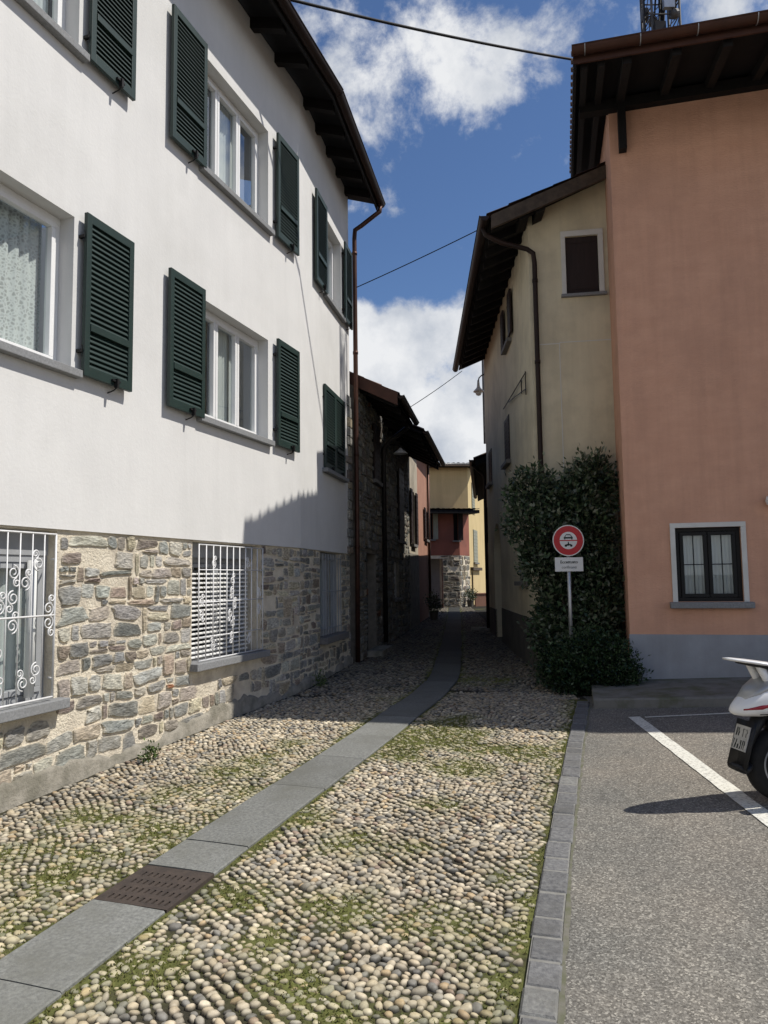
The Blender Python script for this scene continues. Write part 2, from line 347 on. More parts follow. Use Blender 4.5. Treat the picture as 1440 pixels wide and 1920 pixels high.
# ------------------------------------------------------------------ rubble stonework
GREYS = [(.31, .315, .30), (.25, .255, .25), (.38, .37, .335), (.21, .215, .21), (.43, .41, .355), (.34, .35, .33), (.28, .28, .265), (.36, .35, .32), (.30, .30, .285), (.40, .385, .34),
         (.41, .355, .26), (.33, .27, .215), (.46, .405, .30), (.37, .325, .285), (.24, .20, .175), (.35, .33, .30)]
def rubble(mb, F, s0, s1, z0f, z1, holes=(), cell=.03, n_base=-.035, relief=.030, seed=1, mi=0, tint=1.0, gap=.010, rust=.006, seg=16, course=.098, wide=1.0, smear=(.72, .65, .52), **k_):
    """roughly coursed rubble: wavy beds, stones of every width, some split in two, some rising through two beds"""
    rd = random.Random(seed); zlo = min(z0f(s0), z0f(s1), z0f((s0 + s1) / 2)) - .1
    beds = [zlo]
    while beds[-1] < z1: beds.append(beds[-1] + course * rd.uniform(.55, 1.5))
    waves = [[(rd.uniform(.008, .026), rd.uniform(1.2, 3.2), rd.uniform(0, 6.3)), (rd.uniform(.004, .014), rd.uniform(4, 9), rd.uniform(0, 6.3))] for _ in beds]
    def bed(k, s): return beds[k] + sum(a * math.sin(f * s + p) for a, f, p in waves[k])
    blocked = [[] for _ in beds]
    def stone(a, b, fl, fu):
        """a stone filling s in a..b between the curves fl and fu"""
        gp = gap * rd.uniform(.35, 1.5); w = b - a - 2 * gp
        if w < .022: return
        sm = (a + b) / 2; lo, hi = fl(sm) + gp * .9, fu(sm) - gp * .9; zb = z0f(sm)
        if hi < zb + .02 or lo > z1 - .03: return
        hi = min(hi, z1); h = hi - lo
        if h < .022: return
        if any(b > q[0] and a < q[1] and hi > q[2] and lo < q[3] for q in holes): return
        base = rd.choice(GREYS)
        if rd.random() < rust: base = (.40, .17, .08)
        q = rd.uniform(.70, 1.25) * tint; g_ = sum(base) / 3; col = tuple((c * .92 + g_ * .08) * q * rd.uniform(.97, 1.03) for c in base)
        pw = rd.uniform(2.8, 7); ph = [rd.uniform(0, 6.28) for _ in range(5)]; hgt = relief * rd.uniform(.35, 1.15); taper = rd.uniform(-.16, .16); tilt = rd.uniform(-.07, .07); tn = rd.uniform(-.3, .3); tz = rd.uniform(-.35, .35)
        shr = rd.uniform(.93, 1.03); vs = []
        for (sc_, nn) in ((1.0, -.15), (.975, .50), (.90, .86), (.58, 1.0)):
            for kk in range(seg):
                t = 2 * math.pi * kk / seg; c, d = math.cos(t), math.sin(t)
                r = 1 + .07 * math.sin(2 * t + ph[0]) + .065 * math.sin(3 * t + ph[1]) + .045 * math.sin(5 * t + ph[2]) + .045 * math.sin(8 * t + ph[4]); r = min(r, 1.05) * shr
                x = r * sc_ * math.copysign(abs(c) ** (2 / pw), c); y = r * sc_ * math.copysign(abs(d) ** (2 / pw), d)
                S = sm + w / 2 * x * (1 + taper * y); fr = .5 + .5 * y; Z = (fl(S) + gp * .9) * (1 - fr) + (min(fu(S), z1 + .02) - gp * .9) * fr + tilt * w * .5 * x
                vs.append(F(S, n_base + nn * hgt * (1 + .18 * math.sin(3 * t + ph[3]) + (tn * x + tz * y) * (nn > .3)), Z))
        vs.append(F(sm + rd.uniform(-.2, .2) * w, n_base + hgt * rd.uniform(.95, 1.12), (lo + hi) / 2))
        fs = [(r_ * seg + k_, r_ * seg + (k_ + 1) % seg, (r_ + 1) * seg + (k_ + 1) % seg, (r_ + 1) * seg + k_) for r_ in range(3) for k_ in range(seg)]
        fs += [(3 * seg + k_, 3 * seg + (k_ + 1) % seg, 4 * seg) for k_ in range(seg)]
        o0 = len(mb.v); mb.add(vs, fs, mi, col)
        if smear:                                                       # mortar smeared over the stone edges
            for r_, w_ in ((0, .85), (1, .55), (2, .16)):
                for kk in range(seg):
                    e_ = min(1, w_ * rd.uniform(.4, 1.5)); mb.c[o0 + r_ * seg + kk] = tuple(c * (1 - e_) + m_ * e_ for c, m_ in zip(col, smear))
    for k in range(len(beds) - 1):
        s = s0 - rd.uniform(0, .1); hk = beds[k + 1] - beds[k]
        stops = sorted({q for h in holes if h[2] < beds[k + 1] and h[3] > beds[k] for q in (h[0], h[1])} | {s1})
        while s < s1 - .02:
            hit = next((b for b in blocked[k] if b[0] - .02 <= s < b[1] - .005), None)
            if hit: s = hit[1]; continue
            inh = next((h for h in holes if h[2] < beds[k + 1] - .01 and h[3] > beds[k] + .01 and h[0] - .004 <= s < h[1] - .004), None)
            if inh: s = inh[1]; continue
            w = rd.choice([.08, .12, .16, .19, .22, .25, .29, .33, .40]) * rd.uniform(.8, 1.2) * wide; nxt = min([q for q in stops if q > s + .01] + [b[0] for b in blocked[k] if b[0] > s + .01] or [s1])
            if s + w > nxt - .07 * wide: w = nxt - s
            a, b = max(s, s0), min(s + w, s1); r = rd.random()
            if b - a > .03:
                if r < .13 and hk > .10 and w > .09:
                    m_ = rd.uniform(.38, .62); f = lambda S, m_=m_: bed(k, S) * (1 - m_) + bed(k + 1, S) * m_
                    stone(a, b, lambda S: bed(k, S), f)
                    if rd.random() < .5 and w > .16: c = a + (b - a) * rd.uniform(.35, .65); stone(a, c, f, lambda S: bed(k + 1, S)); stone(c, b, f, lambda S: bed(k + 1, S))
                    else: stone(a, b, f, lambda S: bed(k + 1, S))
                elif r < .19 and k + 2 < len(beds) and w < .26 and not any(x0 < b and x1 > a for x0, x1 in blocked[k + 1]) and not any(h[2] < beds[k + 2] + .02 and h[3] > beds[k + 1] and h[0] < b and h[1] > a for h in holes):
                    stone(a, b, lambda S: bed(k, S), lambda S: bed(k + 2, S)); blocked[k + 1].append((a, b))
                elif r < .215: pass                                   # a patch of plain mortar
                else: stone(a, b, lambda S: bed(k, S), lambda S: bed(k + 1, S))
            s += w
    return mb

# ------------------------------------------------------------------ windows and shutters
def window(root, F, s0, s1, z0, z1, lights=2, recess=.14, frame='white_paint', inside='curtain', sill='granite', fw=.055, sillover=.05, glaze=0, deep=.10, sill_h=.06, label=None, curtain_gap=0):
    mb = MB(); n1 = -recess; n0 = n1 - .06
    mb.fbox(F, s0, s1, n0, n1, z1 - fw, z1); mb.fbox(F, s0, s1, n0, n1, z0, z0 + fw)
    mb.fbox(F, s0, s0 + fw, n0, n1 - .002, z0 + fw, z1 - fw); mb.fbox(F, s1 - fw, s1, n0, n1 - .002, z0 + fw, z1 - fw)
    pane = MB(); cur = MB(); w = (s1 - s0 - 2 * fw) / lights; sf = .042
    for i in range(lights):
        a = s0 + fw + i * w; b = a + w; a += .004; b -= .004; c, d = z0 + fw + .004, z1 - fw - .004; m0, m1 = n0 + .012, n1 + .014
        mb.fbox(F, a, b, m0, m1, d - sf, d); mb.fbox(F, a, b, m0, m1, c, c + sf)
        mb.fbox(F, a, a + sf, m0, m1 - .001, c + sf, d - sf); mb.fbox(F, b - sf, b, m0, m1 - .001, c + sf, d - sf)
        pane.quad(*[F(x, n0 + .03, y) for x, y in ((a + sf, c + sf), (b - sf, c + sf), (b - sf, d - sf), (a + sf, d - sf))])
        for g in range(glaze):
            q = a + sf + (b - a - 2 * sf) * (g + 1) / (glaze + 1); mb.fbox(F, q - .006, q + .006, n0 + .033, n0 + .045, c + sf, d - sf)
        if glaze: q = c + (d - c) * .5; mb.fbox(F, a + sf, b - sf, n0 + .033, n0 + .046, q - .006, q + .006)
        # a wavy hanging curtain behind each light
        ww = (b - a); x0, x1 = a, b
        if curtain_gap: x0, x1 = (a, a + ww * (1 - curtain_gap)) if i % 2 == 0 else (a + ww * curtain_gap, b)
        k = 22; vs = []
        for j in range(k + 1):
            x = x0 + (x1 - x0) * j / k; nn = n0 - deep + .018 * math.sin(j * 1.9 + i) + .008 * math.sin(j * 4.1)
            vs += [F(x, nn, z0 + .03), F(x, nn, z1 - .02)]
        cur.add(vs, [(2 * j, 2 * j + 2, 2 * j + 3, 2 * j + 1) for j in range(k)])
    o = mb.build('window', M[frame], root, bevel=.004, label=label)
    pane.build('pane', M['glass'], o, recalc=False)
    if inside: cur.build('curtain', M[inside], o, smooth=True, recalc=False)
    bk = MB(); n2 = n0 - deep - .55
    bk.quad(F(s0 - .3, n2, z0 - .3), F(s1 + .3, n2, z0 - .3), F(s1 + .3, n2, z1 + .3), F(s0 - .3, n2, z1 + .3)); bk.build('room_backdrop', M['interior'], o, recalc=False)
    if sill:
        sm = MB(); sm.fbox(F, s0 - .05, s1 + .06, -recess + .004, .07 + sillover - .05, z0 - sill_h, z0 + .004); sm.build('sill', M[sill], o, bevel=.006)
    return o

def shutter(root, F, s0, s1, z0, z1, n0=.04, mat_='green', hinge=None, label=None, th=.034, slats=True):
    mb = MB(); st = .058; n1 = n0 + th; mid = z0 + (z1 - z0) * .30
    mb.fbox(F, s0, s0 + st, n0, n1, z0, z1); mb.fbox(F, s1 - st, s1, n0, n1, z0, z1)
    mb.fbox(F, s0 + st, s1 - st, n0, n1 - .001, z1 - .075, z1); mb.fbox(F, s0 + st, s1 - st, n0, n1 - .001, z0, z0 + .08); mb.fbox(F, s0 + st, s1 - st, n0, n1 + .010, mid - .03, mid + .03)
    def louv(a, b):
        k = max(2, int((b - a) / .042))
        for i in range(k):
            c = a + (b - a) * (i + .5) / k
            P = [F(x, n, z) for (n, z) in ((n0 + .004, c + .014), (n1 - .006, c - .026)) for x in (s0 + st - .004, s1 - st + .004)]
            P2 = [(p[0], p[1], p[2] + .008) for p in P]
            mb.hexa([P[0], P[1], P[3], P[2], P2[0], P2[1], P2[3], P2[2]])
    louv(z0 + .08, mid - .03); louv(mid + .03, z1 - .075)
    mb.fbox(F, s0 + st - .003, s1 - st + .003, n0 + .001, n0 + .005, z0 + .07, z1 - .07)
    o = mb.build('shutter', M[mat_], root, bevel=.003, label=label)
    lt = MB(); c = s0 + (s1 - s0) * .62
    lt.fbox(F, c - .05, c + .05, n1, n1 + .02, z0 + .03, z0 + .045); lt.fbox(F, c - .012, c + .012, n1, n1 + .035, z0 - .02, z0 + .055)
    lt.tube([F(c, .0, z0 - .055), F(c, n0 + .02, z0 - .04), F(c, n1 + .02, z0 - .015)], .006, 6)
    lt.build('latch', M['black'], o)
    if hinge is not None:
        hs = s0 if hinge < 0 else s1
        for z in (z0 + .2, z1 - .2):
            h = MB(); h.tube([F(hs - .01 * hinge, n0 + .01, z - .05), F(hs - .01 * hinge, n0 + .01, z + .05)], .012, 8)
            h.fbox(F, hs - .014, hs + .014, 0, n0 + .012, z - .012, z + .012); h.build('hinge', M['black'], o)
    return o

def curl(F, s, z, n, r, flip=1, turn=1.6, k=22, up=1):
    pts = []
    for i in range(k + 1):
        t = i / k; a = t * turn * 2 * math.pi; q = r * (1 - .72 * t)
        pts.append(F(s + flip * (q * math.sin(a)), n, z + up * (r - q * math.cos(a))))
    return pts

# ================================================================== WHITE HOUSE
W1 = left_frame(-2.648, 5.253, 18.5); W2 = left_frame(-1.11, 9.85, 10.5); W2L = 2.95
white = thing('white_house', 'tall white plastered house with dark green louvred shutters and a rubble stone base', 'house', (-1.75, 7.6, .2))
LO, UP = (3.37, 4.63), (6.04, 7.33)
h1 = [(-.96, .57, *LO), (2.41, 3.93, *LO), (-.96, .57, *UP), (2.41, 3.93, *UP)]
h2 = [(1.27, 2.40, *UP), (1.17, 2.43, 3.36, 4.60)]
mb = MB(); ZT = 8.50
wall_sheet(mb, W1, -6, 4.87, 2.10, ZT, h1, .21); wall_sheet(mb, W2, 0, W2L, 2.10, ZT, h2, .21)
mb.quad(W1(-6, 0, 2.1), W1(4.87, 0, 2.1), W1(4.87, -.12, 2.1), W1(-6, -.12, 2.1)); mb.quad(W2(0, 0, 2.1), W2(W2L, 0, 2.1), W2(W2L, -.12, 2.1), W2(0, -.12, 2.1))
e0, e1, e2 = W2(W2L - .002, -.05, 0), W2(W2L, -8, 0), W1(-6, -8, 0); e3 = W1(-6, 0, 0)
for a, b in ((e0, e1), (e1, e2), (e2, e3)):
    mb.quad((a[0], a[1], -.4), (b[0], b[1], -.4), (b[0], b[1], ZT), (a[0], a[1], ZT))
mb.build('wall', M['white_plaster'], white, recalc=False)
# stone base
G1h = (-1.05, .50, .82, 2.085); G2h = (2.35, 3.78, .87, 2.085); G3h = (1.05, 2.28, .84, 2.085)
mb = MB()
wall_sheet(mb, W1, -6, 4.87, -.4, 2.13, [G1h, G2h], .30, -.026, 1); wall_sheet(mb, W2, 0, W2L, -.4, 2.13, [G3h], .26, -.026, 1)
def zg1(s): p = W1(s, 0, 0); return gz(p[0], p[1])
def zg2(s): p = W2(s, 0, 0); return gz(p[0], p[1])
rubble(mb, W1, -2.4, 4.87, lambda s: zg1(s) + .14 + .05 * math.sin(s * 2.1), 2.08, [(a - .02, b + .02, c - .09, d) for a, b, c, d in (G1h, G2h)], n_base=-.026, relief=.020, seed=5, tint=1.28, gap=.008)
rubble(mb, W2, .02, W2L - .02, lambda s: zg2(s) + .10, 2.08, [(G3h[0] - .02, G3h[1] + .02, G3h[2] - .1, G3h[3])], n_base=-.026, relief=.020, seed=9, tint=1.1, gap=.008)
mb.build('stone_base', [M['stone'], M['mortar']], white, recalc=False)
# toothed corner stones beside the downpipe
mb = MB(); z = 2.1; k = 0
rq = random.Random(3)
while z < 4.75:
    hgt = rq.uniform(.10, .2); wq = rq.uniform(.12, .24) if k % 2 else rq.uniform(.20, .34)
    base = rq.choice(GREYS); col = tuple(c * .9 for c in base)
    mb.fbox(W2, W2L - wq, W2L + .015, -.2, .022 + rq.uniform(0, .02), z + .012, z + hgt, 0, col); z += hgt; k += 1
mb.build('corner_stones', M['stone'], white, bevel=.012)
# cement footing with an uneven upper edge
mb = MB(); rp = random.Random(8)
for F, a, b, zg in ((W1, -3.2, 4.87, zg1), (W2, 0, W2L, zg2)):
    k = int((b - a) / .07); vs = []
    for i in range(k + 1):
        s = a + (b - a) * i / k; t = zg(s) + .115 + .05 * math.sin(s * 2.3 + 1) + .025 * math.sin(s * 9.7) + rp.uniform(-.03, .03)
        if F is W2: t -= .04
        vs += [F(s, .022 + rp.uniform(-.003, .003), zg(s) - .2), F(s, .016 + rp.uniform(-.004, .004), t - .02), F(s, -.002, t), F(s, -.05, t + .01)]
    mb.add(vs, [(4 * i + q, 4 * i + 4 + q, 4 * i + 5 + q, 4 * i + 1 + q) for i in range(k) for q in range(3)])
mb.build('footing', M['cement'], white, recalc=False, smooth=True)

# upper and middle windows
for i, (F, a, b, (zb, zt), li) in enumerate([(W1, -.96, .57, LO, 2), (W1, 2.41, 3.93, LO, 3), (W1, -.96, .57, UP, 2), (W1, 2.41, 3.93, UP, 3), (W2, 1.27, 2.40, UP, 2)]):
    window(white, F, a, b, zb, zt, li, inside='lace' if i == 0 else 'curtain', curtain_gap=.0 if i == 0 else .42, deep=.06)
for F, a, b, (zb, zt), hg in [(W1, .635, 1.235, LO, -1), (W1, 1.79, 2.40, LO, 1), (W1, 4.07, 4.69, LO, -1), (W1, .635, 1.215, UP, -1), (W1, 1.79, 2.40, UP, 1), (W1, 4.07, 4.69, UP, -1),
                              (W2, .64, 1.24, UP, 1), (W2, 2.43, 2.93, UP, -1)]:
    shutter(white, F, a, b, zb - .03, zt + .06, n0=.042, hinge=hg)
for a, b, hg in ((1.17, 1.795, -1), (1.80, 2.43, 1)):
    shutter(white, W2, a, b, 3.34, 4.61, n0=.01, hinge=hg, label='closed green shutter leaf beside the corner')
mb = MB(); mb.fbox(W2, 1.12, 2.5, 0, .09, 3.27, 3.33); mb.build('sill', M['granite'], white, bevel=.005)

# ground floor windows with white iron grilles
w = window(white, W1, G1h[0], G1h[1], G1h[2], 1.90, 2, recess=.12, frame='grey_frame', inside='curtain', sill_h=.07, sillover=.06, deep=.02)
mb = MB(); mb.fbox(W1, G1h[0], G1h[1], -.18, -.11, 1.90, 2.085); mb.build('roller_box', M['grey_frame'], white)
mb = MB(); pts = [W1(.30, -.07, .86), W1(.30, -.07, 1.86)]; mb.tube(pts, .035, 14); mb.build('rolled_curtain', M['curtain'], w, smooth=True)
g = MB(); n = .035
for s in [.42 - .115 * k for k in range(13)]: g.tube([W1(s, n, .85), W1(s, n, 2.06)], .005 if s < .4 else .008, 6)
for z in (.85, 1.45, 2.055): g.tube([W1(-.98, n, z), W1(.42, n, z)], .008, 6)
for z in (.98, 1.87): g.tube([W1(.42, n, z), W1(.47, -.05, z)], .008, 6)
for s, z, fl, u in [(.36, 1.47, 1, 1), (.36, 1.43, 1, -1), (.25, 1.80, -1, 1), (.25, 1.10, -1, -1), (.13, 1.66, 1, 1), (.02, 1.62, -1, -1), (.02, 1.36, 1, 1), (.02, 1.80, 1, -1),
                    (-.1, 1.5, 1, 1), (-.1, 1.25, -1, -1), (-.22, 1.72, 1, 1), (-.33, 1.45, -1, 1), (-.33, 1.42, -1, -1), (.13, .95, -1, 1), (-.1, .92, 1, 1)]:
    g.tube(curl(W1, s, z - .02 * u, n, .052, fl, 1.5, up=u), .0055, 5); g.tube(curl(W1, s + .03 * fl, z + .07 * u, n, .034, -fl, 1.4, up=u), .0055, 5)
g.build('window_grille', M['white_iron'], white, smooth=True)

w = window(white, W1, G2h[0], G2h[1], G2h[2], 1.93, 2, recess=.20, frame='grey_frame', inside=None, sill_h=.07, sillover=.06)
mb = MB(); mb.fbox(W1, G2h[0], G2h[1], -.22, -.12, 1.93, 2.085); mb.build('roller_box', M['grey_frame'], white)
b = MB()
for k in range(19):
    z = .90 + k * .0475
    b.hexa([W1(G2h[0] + .02, -.165, z), W1(G2h[1] - .07, -.165, z), W1(G2h[1] - .07, -.150, z - .004), W1(G2h[0] + .02, -.150, z - .004),
            W1(G2h[0] + .02, -.165, z + .015), W1(G2h[1] - .07, -.165, z + .015), W1(G2h[1] - .07, -.150, z + .009), W1(G2h[0] + .02, -.150, z + .009)])
b.build('roller_blind', M['blind'], white)
g = MB(); n = .02
S2 = [2.40 + k * .136 for k in range(11)]
for s in S2: g.tube([W1(s, n, .89), W1(s, n, 2.06)], .007, 6)
for z in (.89, 1.12, 1.47, 1.80, 2.055): g.tube([W1(2.40, n, z), W1(3.77, n, z)], .007, 6)
for z in (1.15, 1.78): g.tube([W1(3.76, n, z), W1(3.85, -.03, z)], .007, 6)
for s, z, fl, u in [(3.06, 1.66, 1, 1), (3.06, 1.60, -1, -1), (3.1, 1.40, 1, 1), (3.02, 1.36, -1, -1), (3.06, 1.20, 1, 1), (3.06, 1.12, -1, -1), (2.68, 1.84, 1, 1), (3.42, 1.84, -1, 1), (2.68, 1.0, -1, 1), (3.42, 1.0, 1, 1),
                    (2.45, 1.45, 1, 1), (2.45, 1.38, 1, -1), (3.68, 1.5, -1, 1), (3.68, 1.4, -1, -1)]:
    g.tube(curl(W1, s, z - .02 * u, n, .045, fl, 1.5, up=u), .006, 5); g.tube(curl(W1, s + .03 * fl, z + .05 * u, n, .03, -fl, 1.4, up=u), .006, 5)
g.build('window_grille', M['white_iron'], white, smooth=True)

window(white, W2, G3h[0], G3h[1], G3h[2], 2.08, 2, recess=.10, frame='grey_frame', inside='curtain', sill='sill_dark', sill_h=.09, sillover=.08)
g = MB()
for k in range(8): s = 1.12 + k * .155; g.tube([W2(s, .0, .86), W2(s, .0, 2.06)], .007, 6)
for z in (.95, 1.5, 2.0): g.tube([W2(1.08, .0, z), W2(2.25, .0, z)], .007, 6)
g.build('window_grille', M['grey_frame'], white)

# eaves
OV = .49
mb = MB()
roof_tiles(mb, W1, -6.2, 4.91, OV + .03, -4.2, 8.42, 9.9); roof_tiles(mb, W2, -.02, 3.22, OV + .03, -4.2, 8.42, 9.9)
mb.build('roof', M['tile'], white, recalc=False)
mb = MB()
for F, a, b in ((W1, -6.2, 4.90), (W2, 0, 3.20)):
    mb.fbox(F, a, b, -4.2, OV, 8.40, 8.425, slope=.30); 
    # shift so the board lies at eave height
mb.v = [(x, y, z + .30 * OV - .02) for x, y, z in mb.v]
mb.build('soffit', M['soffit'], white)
def rafters(root, F, a, b, step, n0, n1, z, w=.10, h=.14, slope=.30, m='dark_wood', start=None):
    s = a if start is None else start
    while s < b:
        r = MB(); r.fbox(F, s - w / 2, s + w / 2, n0, n1, z - h + n1 * slope, z + n1 * slope, slope=slope); r.build('rafter', M[m], root); s += step
rafters(white, W1, .9, 4.8, .65, -.15, OV - .05, 8.385); rafters(white, W2, .25, 3.2, .62, -.15, OV - .05, 8.385)
mb = MB(); half_gutter(mb, W1, -6.2, 4.94, OV + .06, 8.40, .075); half_gutter(mb, W2, 0.03, 3.24, OV + .06, 8.40, .075)
mb.build('gutter', M['dark_copper'], white, smooth=True, recalc=False)
mb = MB(); mb.fbox(W1, -6.2, 4.93, OV - .02, OV + .004, 8.27, 8.40); mb.fbox(W2, .03, 3.21, OV - .02, OV + .004, 8.27, 8.40); mb.build('fascia', M['dark_wood'], white)
mb = MB()
mb.tube([W2(3.15, OV + .06, 8.35), W2(3.14, OV + .05, 8.22), W2(3.10, OV - .12, 8.08), W2(3.06, .22, 7.95), W2(3.02, .11, 7.86), W2(3.01, .10, 7.7), W2(3.01, .10, 2.3), W2(3.01, .09, .25)], .040, 12)
for z in (7.4, 5.6, 3.8, 2.2): mb.tube([W2(3.01, .10, z), W2(3.01, .10, z + .05)], .047, 12)
mb.build('downpipe', M['copper'], white, smooth=True)

# ================================================================== PINK HOUSE
PF = front_frame(3.2, 9.5, -14)
pink = thing('pink_house', 'salmon pink house with a grey dado, dark overhanging roof and one small window', 'house', (3.2, 9.5, .25))
mb = MB(); ph = [(.47, 1.23, 1.35, 2.27)]
wall_sheet(mb, PF, -.12, 9, -.4, 7.95, ph, .10)
def pz(n): return 7.85 + .2126 * (1.3 - n) - .10
P_ = lambda s, n, z: PF(s, n, z)
for s in (-.12, 9):
    mb.quad(PF(s, 0, -.4), PF(s, -3.3, -.4), PF(s, -3.3, pz(-3.3)), PF(s, 0, pz(0)))
mb.quad(PF(-.12, -3.3, -.4), PF(9, -3.3, -.4), PF(9, -3.3, pz(-3.3)), PF(-.12, -3.3, pz(-3.3)))
mb.quad(PF(-.12, 0, 7.95), PF(9, 0, 7.95), PF(9, 0, pz(0)), PF(-.12, 0, pz(0)))
mb.build('wall', M['pink_plaster'], pink, recalc=False)
mb = MB(); mb.fbox(PF, -.128, 9, -.02, .012, -.3, .945); mb.build('dado', M['grey_dado'], pink, bevel=.004)
w = window(pink, PF, .47, 1.23, 1.35, 2.27, 2, recess=.045, frame='black', inside='curtain', sill=None, fw=.05, glaze=1, deep=.03)
mb = MB()
mb.fbox(PF, .41, .47, 0, .02, 1.345, 2.27); mb.fbox(PF, 1.23, 1.29, 0, .02, 1.345, 2.27); mb.fbox(PF, .41, 1.29, 0, .021, 2.27, 2.33); mb.build('surround', M['surround'], w, bevel=.004)
mb = MB(); mb.fbox(PF, .37, 1.33, -.04, .11, 1.27, 1.345); mb.build('sill', M['granite'], w, bevel=.008)
mb = MB(); roof_tiles(mb, PF, -.58, 9.4, 1.34, -3.35, 7.87, 7.87 + .2126 * 4.69); 
for t in np.arange(1.30, -3.2, -.21):
    z_ = 7.87 + .2126 * (1.34 - t); mb.tube([PF(-.605, t, z_ + .0), PF(-.42, t, z_ + .012)], [.028, .040], 8)
mb.build('roof', M['tile'], pink, recalc=False)
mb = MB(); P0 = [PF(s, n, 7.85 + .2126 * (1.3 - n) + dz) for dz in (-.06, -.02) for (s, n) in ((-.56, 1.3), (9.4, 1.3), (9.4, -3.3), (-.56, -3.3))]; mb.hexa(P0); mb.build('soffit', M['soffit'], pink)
mb = MB(); P0 = [PF(s, n, 7.85 + .2126 * (1.3 - n) + dz) for dz in (-.17, -.005) for (s, n) in ((-.585, 1.3), (-.55, 1.3), (-.55, -3.3), (-.585, -3.3))]; mb.hexa(P0)
mb.build('verge_board', M['dark_wood'], pink)
for k in range(8):
    s = .03 + k * .55; r = MB(); P0 = [PF(q, n, 7.85 + .2126 * (1.3 - n) + dz) for dz in (-.18, -.06) for (q, n) in ((s - .05, 1.24), (s + .05, 1.24), (s + .05, -.1), (s - .05, -.1))]; r.hexa(P0); r.build('rafter', M['dark_wood'], pink)
for q, (s0_, s1_) in enumerate([(-.5, -.42), (-.3, -.22)]):
    r = MB(); P0 = [PF(s, n, 7.85 + .2126 * (1.3 - n) + dz) for dz in (-.16, -.06) for (s, n) in ((s0_, 1.24), (s1_, 1.24), (s1_, -3.2), (s0_, -3.2))]; r.hexa(P0); r.build('rafter', M['dark_wood'], pink)
mb = MB(); mb.fbox(PF, -.5, 9, -.02, .12, 7.86, 8.0); mb.build('wall_plate', M['dark_wood'], pink)
mb = MB(); mb.fbox(PF, -.01, .09, 0.002, .13, 7.28, 7.86); mb.build('bracket_post', M['dark_wood'], pink, bevel=.006)
mb = MB(); half_gutter(mb, PF, -.60, 9.4, 1.37, 7.88, .075); mb.build('gutter', M['copper'], pink, smooth=True, recalc=False)
mb = MB(); mb.fbox(PF, -.585, 9.4, 1.285, 1.31, 7.74, 7.875); mb.build('fascia', M['copper'], pink)
for k in range(6):
    s = -.45 + k * .62; r = MB(); r.tube([PF(s, 1.37 + .078 * math.cos(q), 7.88 + .078 * math.sin(q)) for q in [math.pi * (1 + j / 8) for j in range(9)]], .006, 5); r.build('gutter_bracket', M['steel'], pink)

# ================================================================== CREAM HOUSE
CF = front_frame(2.25, 11.0, -9); CS = right_frame(2.25, 11.0, 2.4); CL = 7.4
cream = thing('cream_house', 'old cream plastered house behind the shrub with deep dark wooden eaves', 'house', (2.25, 11.0, .26))
def cz(n): return 6.98 + .42 * (.62 - n)
mb = MB(); gh = [(.55, 1.03, 5.90, 6.80)]
wall_sheet(mb, CF, 0, 1.7, -.4, 7.0, gh, .07)
mb.quad(CF(0, 0, 7.0), CF(1.7, 0, 7.0), CF(1.7, 0, 7.85), CF(0, 0, 7.18))
sh = [(2.2, 2.9, 5.98, 6.78), (2.75, 3.5, 3.85, 4.72), (6.05, 6.75, 3.85, 4.65), (4.75, 6.1, -.4, 2.85), (1.05, 1.95, 1.60, 2.25)]
wall_sheet(mb, CS, 0, CL, -.4, 7.12, sh, .22)
k = 14; cxs, rr = 5.425, .675; zs = 2.85 - rr          # arch spandrels
for sgn in (-1, 1):
    for i in range(k):
        t0, t1 = math.pi / 2 * i / k, math.pi / 2 * (i + 1) / k
        a0, a1 = cxs + sgn * rr * math.sin(t0), cxs + sgn * rr * math.sin(t1); b0, b1 = zs + rr * math.cos(t0), zs + rr * math.cos(t1)
        mb.quad(CS(a0, 0, b0), CS(a1, 0, b1), CS(a1, 0, 2.86), CS(a0, 0, 2.86)); mb.quad(CS(a0, 0, b0), CS(a1, 0, b1), CS(a1, -.22, b1), CS(a0, -.22, b0))
a, b, c = CS(CL, 0, 0), CS(CL, -2.2, 0), CS(2.2, -1.9, 0)
mb.quad((a[0], a[1], -.4), (b[0], b[1], -.4), (b[0], b[1], cz(-2.2)), (a[0], a[1], cz(0)))
mb.quad((b[0], b[1], -.4), (c[0], c[1], -.4), (c[0], c[1], cz(-1.9)), (b[0], b[1], cz(-2.2)))
mb.build('wall', M['cream_plaster'], cream, recalc=False)
mb = MB(); mb.fbox(CF, .42, 1.7, 0, .005, 5.165, 5.180); mb.fbox(CF, .412, .424, 0, .006, 1, 5.16); mb.fbox(CF, .1, .43, 0, .005, 5.150, 5.165); mb.build('wall_joint', M['surround'], cream)
mb = MB(); mb.fbox(CS, -.012, 4.75, -.03, .014, -.3, 1.03); mb.fbox(CS, 6.1, CL, -.03, .014, -.3, .95); mb.fbox(CF, -.014, 1.3, -.03, .012, -.3, 1.03); mb.build('dado', M['cream_dado'], cream)
fr = MB(); fr.fbox(CF, .485, .55, 0, .022, 5.90, 6.80); fr.fbox(CF, 1.03, 1.105, 0, .022, 5.90, 6.80); fr.fbox(CF, .485, 1.105, 0, .023, 6.80, 6.885)
wf = fr.build('window', M['surround'], cream, bevel=.003, label='small gable window closed with a dark brown shutter')
mb = MB(); mb.fbox(CF, .55, 1.03, -.06, -.03, 5.90, 6.80); mb.fbox(CF, .56, 1.02, -.031, -.022, 6.70, 6.715); mb.fbox(CF, .56, 1.02, -.031, -.022, 5.98, 5.995); mb.build('shutter', M['brown_shutter'], wf)
mb = MB(); mb.fbox(CF, .47, 1.13, 0, .06, 5.855, 5.897); mb.build('sill', M['granite'], wf)
